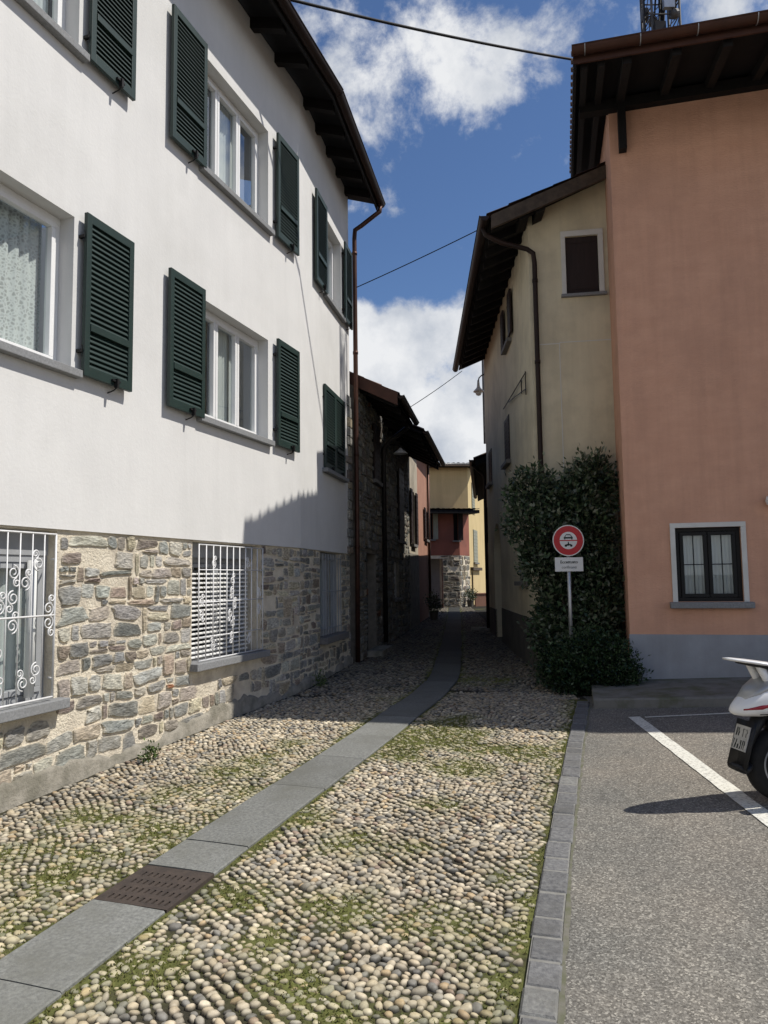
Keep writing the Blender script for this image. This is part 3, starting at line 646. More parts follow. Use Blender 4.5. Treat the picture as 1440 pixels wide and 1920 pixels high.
def leaf_pair(root, F, a, b, z0, z1, m='brown_shutter', n0=-.06, open_=0, sill=True, label=None):
    fr = MB(); fr.fbox(F, a, b, n0 - .06, n0 - .05, z0, z1)
    o = fr.build('window', M['interior'], root, label=label); c = (a + b) / 2
    for (p, q) in ((a + .01, c - .004), (c + .004, b - .01)):
        m_ = MB()
        if open_: p, q, n = (a - (b - a) / 2 - .02, a - .02, .03) if p < c - .1 else (b + .02, b + (b - a) / 2 + .02, .03)
        else: n = n0
        m_.fbox(F, p, q, n, n + .035, z0 + .01, z1 - .01)
        for t in np.linspace(z0 + .1, z1 - .1, 9): m_.fbox(F, p + .05, q - .05, n + .033, n + .042, t - .012, t + .012)
        m_.build('shutter', M[m], o)
    if sill: m_ = MB(); m_.fbox(F, a - .08, b + .08, 0, .09, z0 - .07, z0); m_.build('sill', M['sill_dark'], o)
    return o
leaf_pair(cream, CS, 2.2, 2.9, 5.98, 6.78, open_=1); leaf_pair(cream, CS, 2.75, 3.5, 3.85, 4.72, n0=-.02); leaf_pair(cream, CS, 6.05, 6.75, 3.85, 4.65, n0=-.02)
leaf_pair(cream, CS, 1.05, 1.95, 1.60, 2.25, m='pale_shutter', n0=-.03)
mb = MB(); mb.fbox(CS, 4.7, 6.15, -.24, -.20, -.3, 2.9)
for t in np.linspace(4.8, 6.05, 10): mb.fbox(CS, t - .008, t + .008, -.202, -.192, 0, 2.85)
mb.build('arched_door', M['dark_wood'], cream)
mb = MB(); roof_tiles(mb, CS, -.48, CL + .25, .66, -2.3, 6.99, 6.99 + .42 * 2.96); mb.build('roof', M['tile'], cream, recalc=False)
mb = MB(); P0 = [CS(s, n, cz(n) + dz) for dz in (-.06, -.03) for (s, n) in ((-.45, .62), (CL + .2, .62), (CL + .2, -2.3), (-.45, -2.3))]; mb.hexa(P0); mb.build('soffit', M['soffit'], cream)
mb = MB(); P0 = [CS(s, n, cz(n) + dz) for dz in (-.21, -.01) for (s, n) in ((-.49, .60), (-.43, .60), (-.43, -2.3), (-.49, -2.3))]; mb.hexa(P0); mb.build('verge_board', M['wood_weathered'], cream)
for (n, z) in ((-.14, 6.98), (-.02 + .12, 6.98)):
    mb = MB(); P0 = [CS(s, q, cz(q) + dz) for dz in (-.24, -.07) for (s, q) in ((-.40, n + .07), (.05, n + .07), (.05, n - .07), (-.40, n - .07))]; mb.hexa(P0); mb.build('purlin_end', M['dark_wood'], cream)
for k in range(17):
    s = -.3 + k * .46; r = MB(); P0 = [CS(q, n, cz(n) + dz) for dz in (-.19, -.06) for (q, n) in ((s - .045, .58), (s + .045, .58), (s + .045, -.15), (s - .045, -.15))]; r.hexa(P0); r.build('rafter', M['dark_wood'], cream)
mb = MB(); half_gutter(mb, CS, -.5, CL + .25, .70, 6.96, .07); mb.build('gutter', M['dark_copper'], cream, smooth=True, recalc=False)
mb = MB(); mb.tube([CS(-.25, .70, 6.90), CS(-.22, .66, 6.80), CS(-.16, .42, 6.70), CF(-.02, .09, 6.62), CF(.07, .08, 6.55), CF(.085, .07, 6.4), CF(.085, .07, 3.0), CF(.085, .07, .3)], .037, 12)
for z in (6.1, 4.85, 3.2): mb.tube([CF(.085, .07, z), CF(.085, .07, z + .05)], .044, 12)
mb.build('downpipe', M['dark_copper'], cream, smooth=True)
mb = MB(); z = 4.86
mb.tube([CS(.42, .03, z), CS(3.2, .05, z + .05)], .010, 6); mb.tube([CS(.9, .03, z), CS(.9, .03, z - .22)], .010, 6); mb.tube([CS(.42, .03, z - .26), CS(2.6, .05, z + .03)], .008, 6)
mb.tube([CS(.45, .03, z - .35), CS(.45, .03, z + .02)], .010, 6)
mb.build('wall_bracket', M['dark_metal'], cream)

# ================================================================== SMALL HOUSE AT THE RIGHT FURTHER UP
RS = right_frame(2.60, 18.55, 7.5); RL = 8.8
r2 = thing('small_house', 'shaded old house with a low dark roof behind the cream house, right side of lane', 'house', (2.6, 18.55, .33))
mb = MB(); wall_sheet(mb, RS, 0, RL, -.4, 4.75, [(2.0, 2.7, 2.7, 3.6), (3.4, 4.2, -.4, 2.3), (5.2, 5.9, 2.7, 3.6)], .2)
mb.quad(RS(0, 0, -.4), RS(0, -3, -.4), RS(0, -3, 6.0), RS(0, 0, 4.75)); mb.quad(RS(RL, 0, -.4), RS(RL, -3, -.4), RS(RL, -3, 6.0), RS(RL, 0, 4.75)); mb.quad(RS(0, -3, -.4), RS(RL, -3, -.4), RS(RL, -3, 6.0), RS(0, -3, 6.0))
mb.build('wall', M['grey_plaster'], r2, recalc=False)
leaf_pair(r2, RS, 2.0, 2.7, 2.7, 3.6, n0=.0); leaf_pair(r2, RS, 5.2, 5.9, 2.7, 3.6, n0=.0)
mb = MB(); mb.fbox(RS, 3.4, 4.2, -.2, -.15, -.3, 2.3); mb.build('door', M['dark_wood'], r2)
mb = MB(); mb.fbox(RS, .35, .85, 0, .5, .2, gz(2.6, 19.2) + .06); mb.build('doorstep', M['cement'], r2)
mb = MB(); roof_tiles(mb, RS, -.1, RL + .1, .34, -3.1, 4.62, 4.62 + .42 * 3.44); mb.build('roof', M['tile'], r2, recalc=False)
mb = MB(); P0 = [RS(s, n, 4.60 + .42 * (.3 - n) + dz) for dz in (-.16, -.02) for (s, n) in ((-.08, .3), (RL + .08, .3), (RL + .08, -3.1), (-.08, -3.1))]; mb.hexa(P0); mb.build('soffit', M['soffit'], r2)
mb = MB(); half_gutter(mb, RS, -.1, RL + .1, .38, 4.60, .06); mb.tube([RS(.4, .38, 4.55), RS(.4, .12, 4.3), RS(.4, .07, 4.2), RS(.4, .07, .4)], .04, 8); mb.build('gutter', M['dark_copper'], r2, smooth=True, recalc=False)

# ================================================================== HOUSES ON THE LEFT BEYOND THE DOWNPIPE
LF = left_frame(-.45, 12.9, 9)
def zgl(s): p = LF(s, 0, 0); return gz(p[0], p[1])
def row_house(name, label, s0, s1, eave_n, eave_z, slope, wallm, holes, rub=None, rub_top=None, roof_s=None, back=4.0, gut='dark_copper', verge=None):
    h = thing(name, label, 'house', LF(s0, 0, zgl(s0)))
    zt = eave_z + slope * eave_n; mb = MB(); wall_sheet(mb, LF, s0, s1, -.4, zt - .06, holes, .22, 0, 0)
    for s in (s0 + .002, s1 - .002): mb.quad(LF(s, 0, -.4), LF(s, -back, -.4), LF(s, -back, zt + slope * back - .06), LF(s, 0, zt - .06))
    mb.quad(LF(s0, -back, -.4), LF(s1, -back, -.4), LF(s1, -back, zt + slope * back - .06), LF(s0, -back, zt + slope * back - .06))
    mb.build('wall', M[wallm], h, recalc=False)
    if rub:
        q = MB(); rubble(q, LF, s0 + .03, s1 - .03, lambda s: zgl(s) + .02, rub_top or zt - .1, [(a - .03, b + .03, c, d + .03) for a, b, c, d in holes], n_base=.004, relief=.03, course=.12, smear=(.22, .2, .165), seed=rub, tint=.72, seg=10)
        q.build('stonework', M['stone'], h, recalc=False)
    a, b = roof_s or (s0, s1)
    q = MB(); roof_tiles(q, LF, a, b, eave_n + .04, -back, eave_z + .02, eave_z + slope * (eave_n + back + .04) + .02); q.build('roof', M['tile'], h, recalc=False)
    q = MB(); P0 = [LF(s, n, eave_z + slope * (eave_n - n) + dz) for dz in (-.07, -.01) for (s, n) in ((a, eave_n), (b, eave_n), (b, -back), (a, -back))]; q.hexa(P0); q.build('soffit', M['soffit'], h)
    q = MB(); half_gutter(q, LF, a, b, eave_n + .07, eave_z, .06); q.build('gutter', M[gut], h, smooth=True, recalc=False)
    k = a + .2
    while k < b:
        r = MB(); P0 = [LF(x, n, eave_z + slope * (eave_n - n) + dz) for dz in (-.20, -.07) for (x, n) in ((k - .05, eave_n - .04), (k + .05, eave_n - .04), (k + .05, -.1), (k - .05, -.1))]; r.hexa(P0); r.build('rafter', M['dark_wood'], h); k += .62
    if verge:
        q = MB(); P0 = [LF(x, n, eave_z + slope * (eave_n - n) + dz) for dz in (-.17, .06) for (x, n) in ((a - .03, eave_n + .02), (a, eave_n + .02), (a, -.3), (a - .03, -.3))]; q.hexa(P0); q.build('verge_board', M[verge], h)
    return h
sA = row_house('stone_house', 'dark rubble stone house next to the copper downpipe with a rusty roof edge', 0, 2.6, .70, 4.86, .5, 'dark_mortar', [(.75, 1.75, -.4, 2.15), (1.5, 2.15, 3.6, 4.72)], rub=21, roof_s=(.02, 2.4), verge='copper')
mb = MB(); mb.fbox(LF, .75, 1.75, -.22, -.17, -.3, 2.15); mb.build('door', M['dark_wood'], sA)
mb = MB(); mb.fbox(LF, .72, 1.9, .0, .28, .2, zgl(1.3) + .09); mb.build('doorstep', M['cement'], sA)
leaf_pair(sA, LF, 1.5, 2.15, 3.6, 4.72, n0=.02)
mb = MB(); mb.tube([LF(2.42, .62, 4.8), LF(2.42, .2, 4.5), LF(2.42, .08, 4.35), LF(2.42, .08, .4)], .05, 10); mb.build('downpipe', M['dark_metal'], sA, smooth=True)
sB = row_house('stone_house', 'second dark stone house on the left with a deep eave and a white boarded window', 2.6, 7.0, .85, 4.74, .5, 'dark_mortar', [(4.2, 5.0, 1.22, 2.06), (4.85, 5.75, 2.58, 4.32)], rub=22, roof_s=(2.7, 7.45))
mb = MB(); mb.fbox(LF, 4.2, 5.0, -.10, -.06, 1.22, 2.06); wb = mb.build('window', M['sign_white'], sB, label='window boarded in white'); mb = MB(); mb.fbox(LF, 4.1, 5.1, 0, .08, 1.15, 1.22); mb.build('sill', M['sill_dark'], wb)
leaf_pair(sB, LF, 4.85, 5.75, 2.58, 4.32, n0=.03)
sC = row_house('plaster_house', 'weathered cream plaster house front with open shutters between stone and rose houses', 7.0, 9.2, .30, 5.66, .4, 'old_plaster', [(7.6, 8.4, 2.6, 4.1), (8.7, 8.95, .9, 2.0)])
leaf_pair(sC, LF, 7.6, 8.4, 2.6, 4.1, open_=1, m='brown_shutter')
mb = MB(); mb.fbox(LF, 8.7, 8.95, -.12, -.08, .9, 2.0); mb.build('window', M['interior'], sC)
mb = MB(); mb.fbox(LF, 7.0, 9.2, .002, .02, -.3, 2.34); mb.build('dado', M['cement'], sC)
sD = row_house('rose_house', 'narrow rose plastered house at the far end of the left row', 9.2, 12.1, .30, 5.60, .4, 'rose_plaster', [(11.1, 11.8, 2.9, 3.9)])
leaf_pair(sD, LF, 11.1, 11.8, 2.9, 3.9, open_=1)
mb = MB(); mb.tube([LF(11.98, .06, 5.5), LF(11.98, .06, .6)], .045, 8); mb.build('downpipe', M['copper'], sD, smooth=True)

# ================================================================== END OF THE LANE
RF = front_frame(.9, 29.9, 9); red = thing('red_house', 'low brick red house on a stone ground floor at the end of the lane', 'house', (1.9, 30.0, .45))
RW = 2.17; RSd = left_frame(*RF(RW, 0, 0)[:2], 24)
hz = [(.65, 1.45, -.4, 2.42), (.86, 1.08, 3.2, 4.35), (1.93, 2.12, 3.15, 4.3)]
mb = MB(); wall_sheet(mb, RF, 0, RW, 2.55, 4.40, hz, .18); wall_sheet(mb, RSd, 0, 1.3, 2.55, 4.38, [], .1); mb.build('wall', M['red_plaster'], red, recalc=False)
mb = MB(); wall_sheet(mb, RF, 0, RW, -.4, 2.55, hz[:1], .6, -.01, 1); wall_sheet(mb, RSd, 0, 1.3, -.4, 2.55, [(.45, .65, 1.55, 2.15)], .2, -.01, 1)
rubble(mb, RF, 0, RW, lambda s: .5, 2.53, [(hz[0][0], hz[0][1], -.4, 2.45)], course=.2, wide=1.3, n_base=-.008, relief=.03, seed=31, tint=.42, seg=10); rubble(mb, RSd, 0, 1.3, lambda s: .5, 2.53, [(.42, .68, 1.5, 2.2)], course=.2, wide=1.3, n_base=-.008, relief=.03, seed=32, tint=.95, seg=10)  # front stones tinted as shaded, side ones as sunlit
mb.build('stone_base', [M['stone'], M['mortar']], red, recalc=False)
mb = MB(); mb.fbox(RF, .65, 1.45, -.6, -.55, -.3, 2.42); mb.build('garage_door', M['grey_frame'], red, label='dark recessed garage door')
for a, b, c, d in hz[1:]:
    q = MB(); q.fbox(RF, a, b, -.12, -.08, c, d); o = q.build('window', M['interior'], red); q = MB(); q.fbox(RF, b + .0, b + .2, .02, .05, c, d); q.build('shutter', M['pale_shutter' if a < 1 else 'brown_shutter'], o); q = MB(); q.fbox(RF, a - .05, b + .1, 0, .1, c - .06, c); q.build('sill', M['sill_dark'], o)
mb = MB(); roof_tiles(mb, RF, -.4, RW + .72, .6, -1.2, 4.36, 4.44); mb.build('roof', M['tile'], red, recalc=False)
mb = MB(); P0 = [RF(s, n, 4.35 + .045 * (.58 - n) + dz) for dz in (-.14, -.01) for (s, n) in ((-.4, .58), (RW + .7, .58), (RW + .7, -1.2), (-.4, -1.2))]; mb.hexa(P0); mb.build('soffit', M['soffit'], red)

YF = front_frame(.9, 31.35, 4); YW = 2.68; YS = left_frame(*YF(YW, 0, 0)[:2], 15); YL = 6
yel = thing('yellow_house', 'tall yellow house with a sunlit side behind the red house at lane end', 'house', (3.4, 31.5, .5))
yh = [(1.0, 1.8, 4.6, 5.8), (1.2, 2.4, 2.3, 3.75), (.5, 1.0, .4, 1.9)]
mb = MB(); wall_sheet(mb, YF, 0, YW, -.4, 6.32, [], .1); wall_sheet(mb, YS, 0, YL, -.4, 6.4, yh, .12)
mb.quad(YS(YL, 0, -.4), YS(YL, -4, -.4), YS(YL, -4, 6.5), YS(YL, 0, 6.5)); mb.build('wall', M['yellow_plaster'], yel, recalc=False)
leaf_pair(yel, YS, 1.0, 1.8, 4.6, 5.8, m='pale_shutter', n0=.0); leaf_pair(yel, YS, 1.2, 2.4, 2.3, 3.75, m='pale_shutter', n0=.0)
mb = MB(); mb.fbox(YS, .5, 1.0, -.12, -.1, .4, 1.9); mb.build('door', M['dark_wood'], yel)
mb = MB(); mb.fbox(YS, .2, 3, .0, .14, 1.95, 2.08); mb.build('lintel_beam', M['wood_weathered'], yel)
mb = MB(); roof_tiles(mb, YF, -.6, YW + .5, .4, -3, 6.42, 6.75); mb.build('roof', M['tile'], yel, recalc=False)
mb = MB(); P0 = [YF(s, n, 6.40 + .09 * (.36 - n) + dz) for dz in (-.12, -.01) for (s, n) in ((-.6, .36), (YW + .5, .36), (YW + .5, -5), (-.6, -5))]; mb.hexa(P0); mb.build('soffit', M['soffit'], yel)
mb = MB(); half_gutter(mb, YF, -.6, YW + .1, .44, 6.40, .09); mb.build('gutter', M['steel'], yel, smooth=True, recalc=False)
lw = MB(); A_ = Frame(3.75, 31.2, (.97, .24), (.24, -.97)); lw.fbox(A_, .0, 2.4, -.12, .0, .3, .95); lw.fbox(A_, -.02, 2.42, -.14, .02, .95, 1.0)
tag(lw.build('garden_wall', M['rose_plaster'], None, bevel=.01, loc=(3.75, 31.2, .4)), 'low terracotta garden wall in the sun at the foot of the yellow house', 'wall')

# ================================================================== GROUND, COBBLES, PATH, KERB, PARKING
def wall_x(y): return np.where(y < 9.85, -2.648 + (y - 5.253) * math.tan(R(18.5)), np.where(y < 12.8, -1.11 + (y - 9.85) * math.tan(R(10.5)), -.45 + (y - 12.9) * math.tan(R(9))))
PY = np.array([-4, 3, 3.76, 5.62, 7.3, 9.4, 10.6, 11.8, 13.5, 16.5, 23.5, 30, 36.]); PX = np.array([-3.75, -1.545, -1.30, -.676, -.125, .51, .78, .95, 1.13, 1.45, 2.15, 2.75, 3.6])
def path_x(y): return np.interp(y, PY, PX)
KY = np.array([-4, 2.86, 3.655, 4.73, 6.248, 8.94]); KX = np.array([-1.35, .459, .676, .985, 1.431, 2.245])
def kerb_l(y): return np.interp(y, KY, KX)
_T = rng.random((256, 256))
def vnoise(x, y):
    xi, yi = np.floor(x).astype(int), np.floor(y).astype(int); fx, fy = x - xi, y - yi; fx = fx * fx * (3 - 2 * fx); fy = fy * fy * (3 - 2 * fy)
    g = lambda a, b: _T[a % 256, b % 256]
    return (g(xi, yi) * (1 - fx) + g(xi + 1, yi) * fx) * (1 - fy) + (g(xi, yi + 1) * (1 - fx) + g(xi + 1, yi + 1) * fx) * fy
def fbm(x, y, o=4):
    t = 0; a = .5
    for i in range(o): t = t + a * vnoise(x * 2 ** i + 17 * i, y * 2 ** i + 5 * i); a *= .5
    return t / (1 - .5 ** o)
BLOBS = [(.42, 7.15, .40, 1.5), (.66, 7.65, .28, 1.5), (.12, 6.62, .28, 1.2), (1.1, 6.62, .25, 1.1), (-2.2, 4.6, .4, .6), (-1.9, 5.1, .35, .6), (-1.5, 5.5, .35, .6), (-1.65, 4.5, .4, .7), (-1.2, 5.2, .3, .65), (.45, 7.05, .3, 1), (.2, 6.55, .25, .8), (.75, 8.0, .25, .8), (-.55, 3.45, .2, .6), (.2, 3.6, .25, .5), (.7, 4.1, .25, .5), (.66, 7.42, .34, 1), (.30, 6.85, .30, 1), (.75, 6.75, .30, .9), (1.25, 6.6, .22, .8), (-1.2, 6.25, .34, .75), (-1.0, 6.7, .25, .6), (.60, 6.13, .26, 1), (.37, 5.24, .22, .75), (-.23, 3.79, .22, .75), (-.78, 3.92, .20, .9),
         (-.36, 3.08, .26, .8), (-1.02, 3.25, .22, .95), (-1.79, 4.13, .5, .7), (-2.0, 3.5, .5, .7), (-.58, 5.1, .22, .8), (1.09, 10.6, .34, 1), (1.6, 10.6, .3, .8), (-1.42, 4.85, .34, .75), (1.67, 7.14, .16, .9), (-.2, 4.6, .25, .6), (.15, 2.7, .2, .6),
         (-.9, 7.0, .2, .55), (.1, 4.5, .2, .4), (-1.0, 5.6, .3, .6)]
def moss(x, y):
    m = np.zeros_like(x)
    for (a, b, r, w) in BLOBS: m = np.maximum(m, w * np.exp(-(((x - a) ** 2 + (y - b) ** 2) / r ** 2)))
    d = np.abs(x - path_x(y)) - .22
    m = np.maximum(m, .75 * np.exp(-(np.maximum(d, 0) / .09) ** 2) * (fbm(x * 1.3 + 3, y * 1.3, 2) + .15))
    k = kerb_l(y) - x; m = np.maximum(m, np.where(y < 9, .80 * np.exp(-(np.maximum(k, 0) / .15) ** 2) * (fbm(x * 1.1, y * 1.1 + 9, 2) + .25), 0))
    n = fbm(x * 5.5, y * 5.5, 4); n2 = fbm(x * 1.4 + 7, y * 1.4, 3)
    return np.clip(m * 2.6 * (n - .12) - .08 + .9 * np.maximum(n2 - .50, 0) * (n > .40), 0, .85)

def grid(name, xs, ys, zf, mats, colf=None, mask=None):
    X, Y = np.meshgrid(xs, ys); nx, ny = len(xs), len(ys); Z = zf(X, Y)
    v = np.stack([X, Y, Z], -1).reshape(-1, 3); i = np.arange(nx * ny).reshape(ny, nx)
    q = np.stack([i[:-1, :-1], i[:-1, 1:], i[1:, 1:], i[1:, :-1]], -1).reshape(-1, 4)
    if mask is not None:
        c = (v[q[:, 0]] + v[q[:, 2]]) / 2; q = q[mask(c[:, 0], c[:, 1])]
    return np_mesh(name, v, q.ravel(), 4, mats, None if colf is None else colf(X, Y).reshape(-1, 3), smooth=True)
far = np.concatenate([-np.geomspace(900, 12, 14), np.linspace(-10, 12, 12), np.geomspace(14, 900, 14)])
struct(grid('ground', far, np.concatenate([-np.geomspace(900, 12, 12), np.linspace(-10, 62, 19), np.geomspace(70, 900, 10)]), lambda x, y: gz_np(x, y) - .09, M['earth']))
def bedcol(x, y):
    m = moss(x, y)[..., None]; n = fbm(x * 9, y * 9, 3)[..., None]
    dirt = np.array([.046, .041, .027]) * (.55 + .9 * n); gr = np.array([.14, .15, .042]) * (.6 + .8 * n)
    return dirt * np.clip(1 - (y[..., None] - 7.3) * .085, .45, 1) * (1 - np.clip(m * 1.8, 0, 1)) + gr * np.clip(m * 1.8, 0, 1)  # dirt darkens up the lane, alley shade painted into the bed colour
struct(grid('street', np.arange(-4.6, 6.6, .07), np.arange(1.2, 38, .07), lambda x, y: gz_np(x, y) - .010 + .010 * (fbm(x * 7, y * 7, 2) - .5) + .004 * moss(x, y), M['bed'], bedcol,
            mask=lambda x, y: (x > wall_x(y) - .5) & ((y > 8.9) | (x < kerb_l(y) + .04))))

def cobbles(y0, y1, p, seg, rings):
    ys = np.arange(y0, y1, p * .82); px, py, ro = [], [], []
    for j, y in enumerate(ys):
        xs = np.arange(-4.2, 5.2, p) + (p / 2 if j % 2 else 0); px.append(xs); py.append(np.full_like(xs, y)); ro.append(np.full_like(xs, j))
    x = np.concatenate(px); y = np.concatenate(py); n0 = len(x)
    bow = .16 * np.sin(x * 1.9 + .6 * np.sin(y * .7)) + .05 * np.sin(x * 5.3 + y)           # rows laid in shallow arcs
    y = y + bow; x = x + .05 * np.sin(y * 2.7) + .03 * np.sin(y * 7 + x * 3)
    x = x + rng.normal(0, p * .10, n0); y = y + rng.normal(0, p * .10, n0)
    d = np.abs(x - path_x(y)) * .95
    ok = (x > wall_x(y) + .06) & (d > .235) & (np.where(y < 9.0, kerb_l(y) - x > .022, x < 2.28 + .06 * np.maximum(y - 11, 0))) & (y > y0 - .1) & (y < y1)
    m = moss(x, y); ok &= rng.random(n0) > np.clip(m * .7 - .30, 0, .30); ok &= rng.random(n0) > .012
    x, y, m = x[ok], y[ok], m[ok]; n = len(x)
    a = rng.uniform(0, np.pi, n); a = np.where(rng.random(n) < .6, rng.normal(0, .5, n), a)
    edge = (kerb_l(y) - x < .16) & (y < 9); a = np.where(edge, rng.normal(.1, .2, n), a)
    sz = p * .495 * rng.uniform(.74, 1.26, n); big = rng.random(n) < .05; sz = np.where(big, sz * 1.3, sz); el = rng.uniform(.70, .96, n)
    h = sz * rng.uniform(.52, .84, n) * (1 - .35 * np.clip(m * 1.5, 0, 1)); z = gz_np(x, y) - .012 + rng.uniform(-.003, .004, n)
    t = np.arange(seg) * 2 * np.pi / seg; nv = seg * len(rings) + 1
    V = np.zeros((n, nv, 3), np.float32); tx, ty = rng.normal(0, .16, n), rng.normal(0, .16, n)
    w = 1 + .10 * np.sin(2 * t[None] + rng.uniform(0, 6.3, n)[:, None]) + .07 * np.sin(3 * t[None] + rng.uniform(0, 6.3, n)[:, None])
    for k, (rr, zz) in enumerate(rings):
        lx = (sz[:, None] * rr) * w * np.cos(t); ly = (sz * el)[:, None] * rr * w * np.sin(t)
        V[:, k * seg:(k + 1) * seg, 0] = x[:, None] + lx * np.cos(a)[:, None] - ly * np.sin(a)[:, None]
        V[:, k * seg:(k + 1) * seg, 1] = y[:, None] + lx * np.sin(a)[:, None] + ly * np.cos(a)[:, None]
        V[:, k * seg:(k + 1) * seg, 2] = (z + h * zz)[:, None] + (lx * tx[:, None] + ly * ty[:, None]) * (.2 + .8 * zz) 
    V[:, -1] = np.stack([x, y, z + h], -1)
    f = []
    for k in range(len(rings) - 1):
        for i in range(seg):
            A, B, C_, D = k * seg + i, k * seg + (i + 1) % seg, (k + 1) * seg + (i + 1) % seg, (k + 1) * seg + i; f += [A, B, C_, A, C_, D]
    k = len(rings) - 1
    for i in range(seg): f += [k * seg + i, k * seg + (i + 1) % seg, nv - 1]
    F_ = (np.array(f)[None] + (np.arange(n) * nv)[:, None]).ravel()
    pal = np.array([(.385, .34, .265), (.36, .33, .275), (.275, .265, .24), (.43, .39, .32), (.19, .19, .185), (.36, .285, .19), (.12, .12, .12), (.24, .19, .15), (.31, .29, .25), (.50, .465, .39), (.27, .215, .185)])
    c = pal[rng.choice(len(pal), n, p=[.21, .16, .12, .14, .08, .05, .03, .02, .11, .06, .02])] * rng.uniform(.78, 1.18, n)[:, None]
    c = c * 1.28 * np.array([1.045, 1.0, .915]) * np.clip(1 - (y - 7.3) * .085, .42, 1)[:, None] * (.72 + .55 * fbm(x * .9 + 4, y * .9, 3))[:, None]; mm = np.clip(m * .8, 0, .4)[:, None]; c = c * (1 - mm) + np.array([.26, .27, .10]) * mm  # stone colour falls off with y, standing in for the alley's shade
    Cc = np.repeat(c[:, None], nv, 1); Cc[:, :seg] *= .12; Cc[:, seg:2 * seg] *= .52; Cc[:, -1] *= 1.12  # gap shade painted on: stone feet and sides darkened, crowns lightened
    return V.reshape(-1, 3), F_, Cc.reshape(-1, 3)
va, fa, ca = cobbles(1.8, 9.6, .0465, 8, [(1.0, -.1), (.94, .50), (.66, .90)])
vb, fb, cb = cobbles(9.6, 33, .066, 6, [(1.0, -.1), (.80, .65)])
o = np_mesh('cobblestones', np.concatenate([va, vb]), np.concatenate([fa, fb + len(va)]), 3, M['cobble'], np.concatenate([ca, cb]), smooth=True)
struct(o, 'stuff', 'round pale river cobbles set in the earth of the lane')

# moss and short grass between the stones
def blades(n, y0, y1, hmin, hmax, thr):
    x = rng.uniform(-3.2, 3.0, n); y = rng.uniform(y0, y1, n); m = moss(x, y); d = np.abs(x - path_x(y)) * .95
    ok = (m > thr + .35 * rng.random(n)) & (d > .222) & (np.where(y < 9, kerb_l(y) - x > .005, x < 2.25)) & (x > wall_x(y) + .03); x, y, m = x[ok], y[ok], m[ok]; n = len(x)
    h = rng.uniform(hmin, hmax, n) * (.35 + .8 * m); a = rng.uniform(0, 6.3, n); w = rng.uniform(.003, .007, n); lean = rng.uniform(.2, 1.0, n) * h; b = rng.uniform(0, 6.3, n); z = gz_np(x, y) - .008
    V = np.zeros((n, 4, 3)); ca, sa = np.cos(a), np.sin(a)
    V[:, 0] = np.stack([x - w * ca, y - w * sa, z], -1); V[:, 1] = np.stack([x + w * ca, y + w * sa, z], -1)
    V[:, 2] = np.stack([x + lean * np.cos(b) + .4 * w * ca, y + lean * np.sin(b) + .4 * w * sa, z + h], -1); V[:, 3] = np.stack([x + lean * .9 * np.cos(b) - .4 * w * ca, y + lean * .9 * np.sin(b) - .4 * w * sa, z + h * .97], -1)
    pal = np.array([(.225, .235, .065), (.19, .20, .055), (.26, .255, .085), (.155, .185, .055), (.27, .245, .11)]); c = pal[rng.integers(0, 5, n)] * rng.uniform(.6, 1.2, n)[:, None]
    C_ = np.repeat(c[:, None], 4, 1); C_[:, :2] *= .75
    return V.reshape(-1, 3), np.arange(n * 4), C_.reshape(-1, 3)
v, f, c = blades(240000, 2.2, 11.5, .005, .018, .08)
struct(np_mesh('moss_grass', v, f, 4, M['grass'], c), 'stuff', 'yellow green moss and short grass growing between the cobbles')

# slab path with the drain gap
DR0, DR1 = 3.82, 4.24
mb = MB(); rs = random.Random(4)
cuts = [1.2, 2.2, 3.15, DR0, None, DR1, 4.60, 5.68]
y = 5.68
while y < 34: y += rs.uniform(.72, 1.05); cuts.append(y)
def path_pt(y, off, z):
    e = .05; dx = float(path_x(y + e) - path_x(y - e)) / (2 * e); L_ = math.hypot(dx, 1); nx, ny = 1 / L_, -dx / L_
    X, Y = float(path_x(y)) + nx * off, y + ny * off; return (X, Y, gz(X, Y) + z)
for a, b in zip(cuts, cuts[1:]):
    if a is None or b is None: continue
    g_ = rs.uniform(.165, .215); g_ *= min(1, max(.22, 1 - (a - 7.2) * .11)); col = (g_, g_ * 1.02, g_ * .965); k = max(2, int((b - a) / .35)); gp = .004; zt = .008 + rs.uniform(-.003, .004)  # far slabs toned down, the alley's shade put into their colour
    off = rs.uniform(-.008, .008); vs = []
    for i in range(k + 1):
        y_ = a + gp + (b - a - 2 * gp) * i / k
        for (o_, z_) in ((-.214, -.08), (-.214, zt - .006), (-.207, zt), (0, zt + .002), (.207, zt), (.214, zt - .006), (.214, -.08)): vs.append(path_pt(y_, o_ + off, z_))
    fs = [(7 * i + q, 7 * i + q + 1, 7 * i + q + 8, 7 * i + q + 7) for i in range(k) for q in range(6)] + [tuple(range(7)), tuple(7 * k + q for q in range(7))]
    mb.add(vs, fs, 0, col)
struct(mb.build('path', M['slab']), label='strip of long grey stone slabs running up the lane')
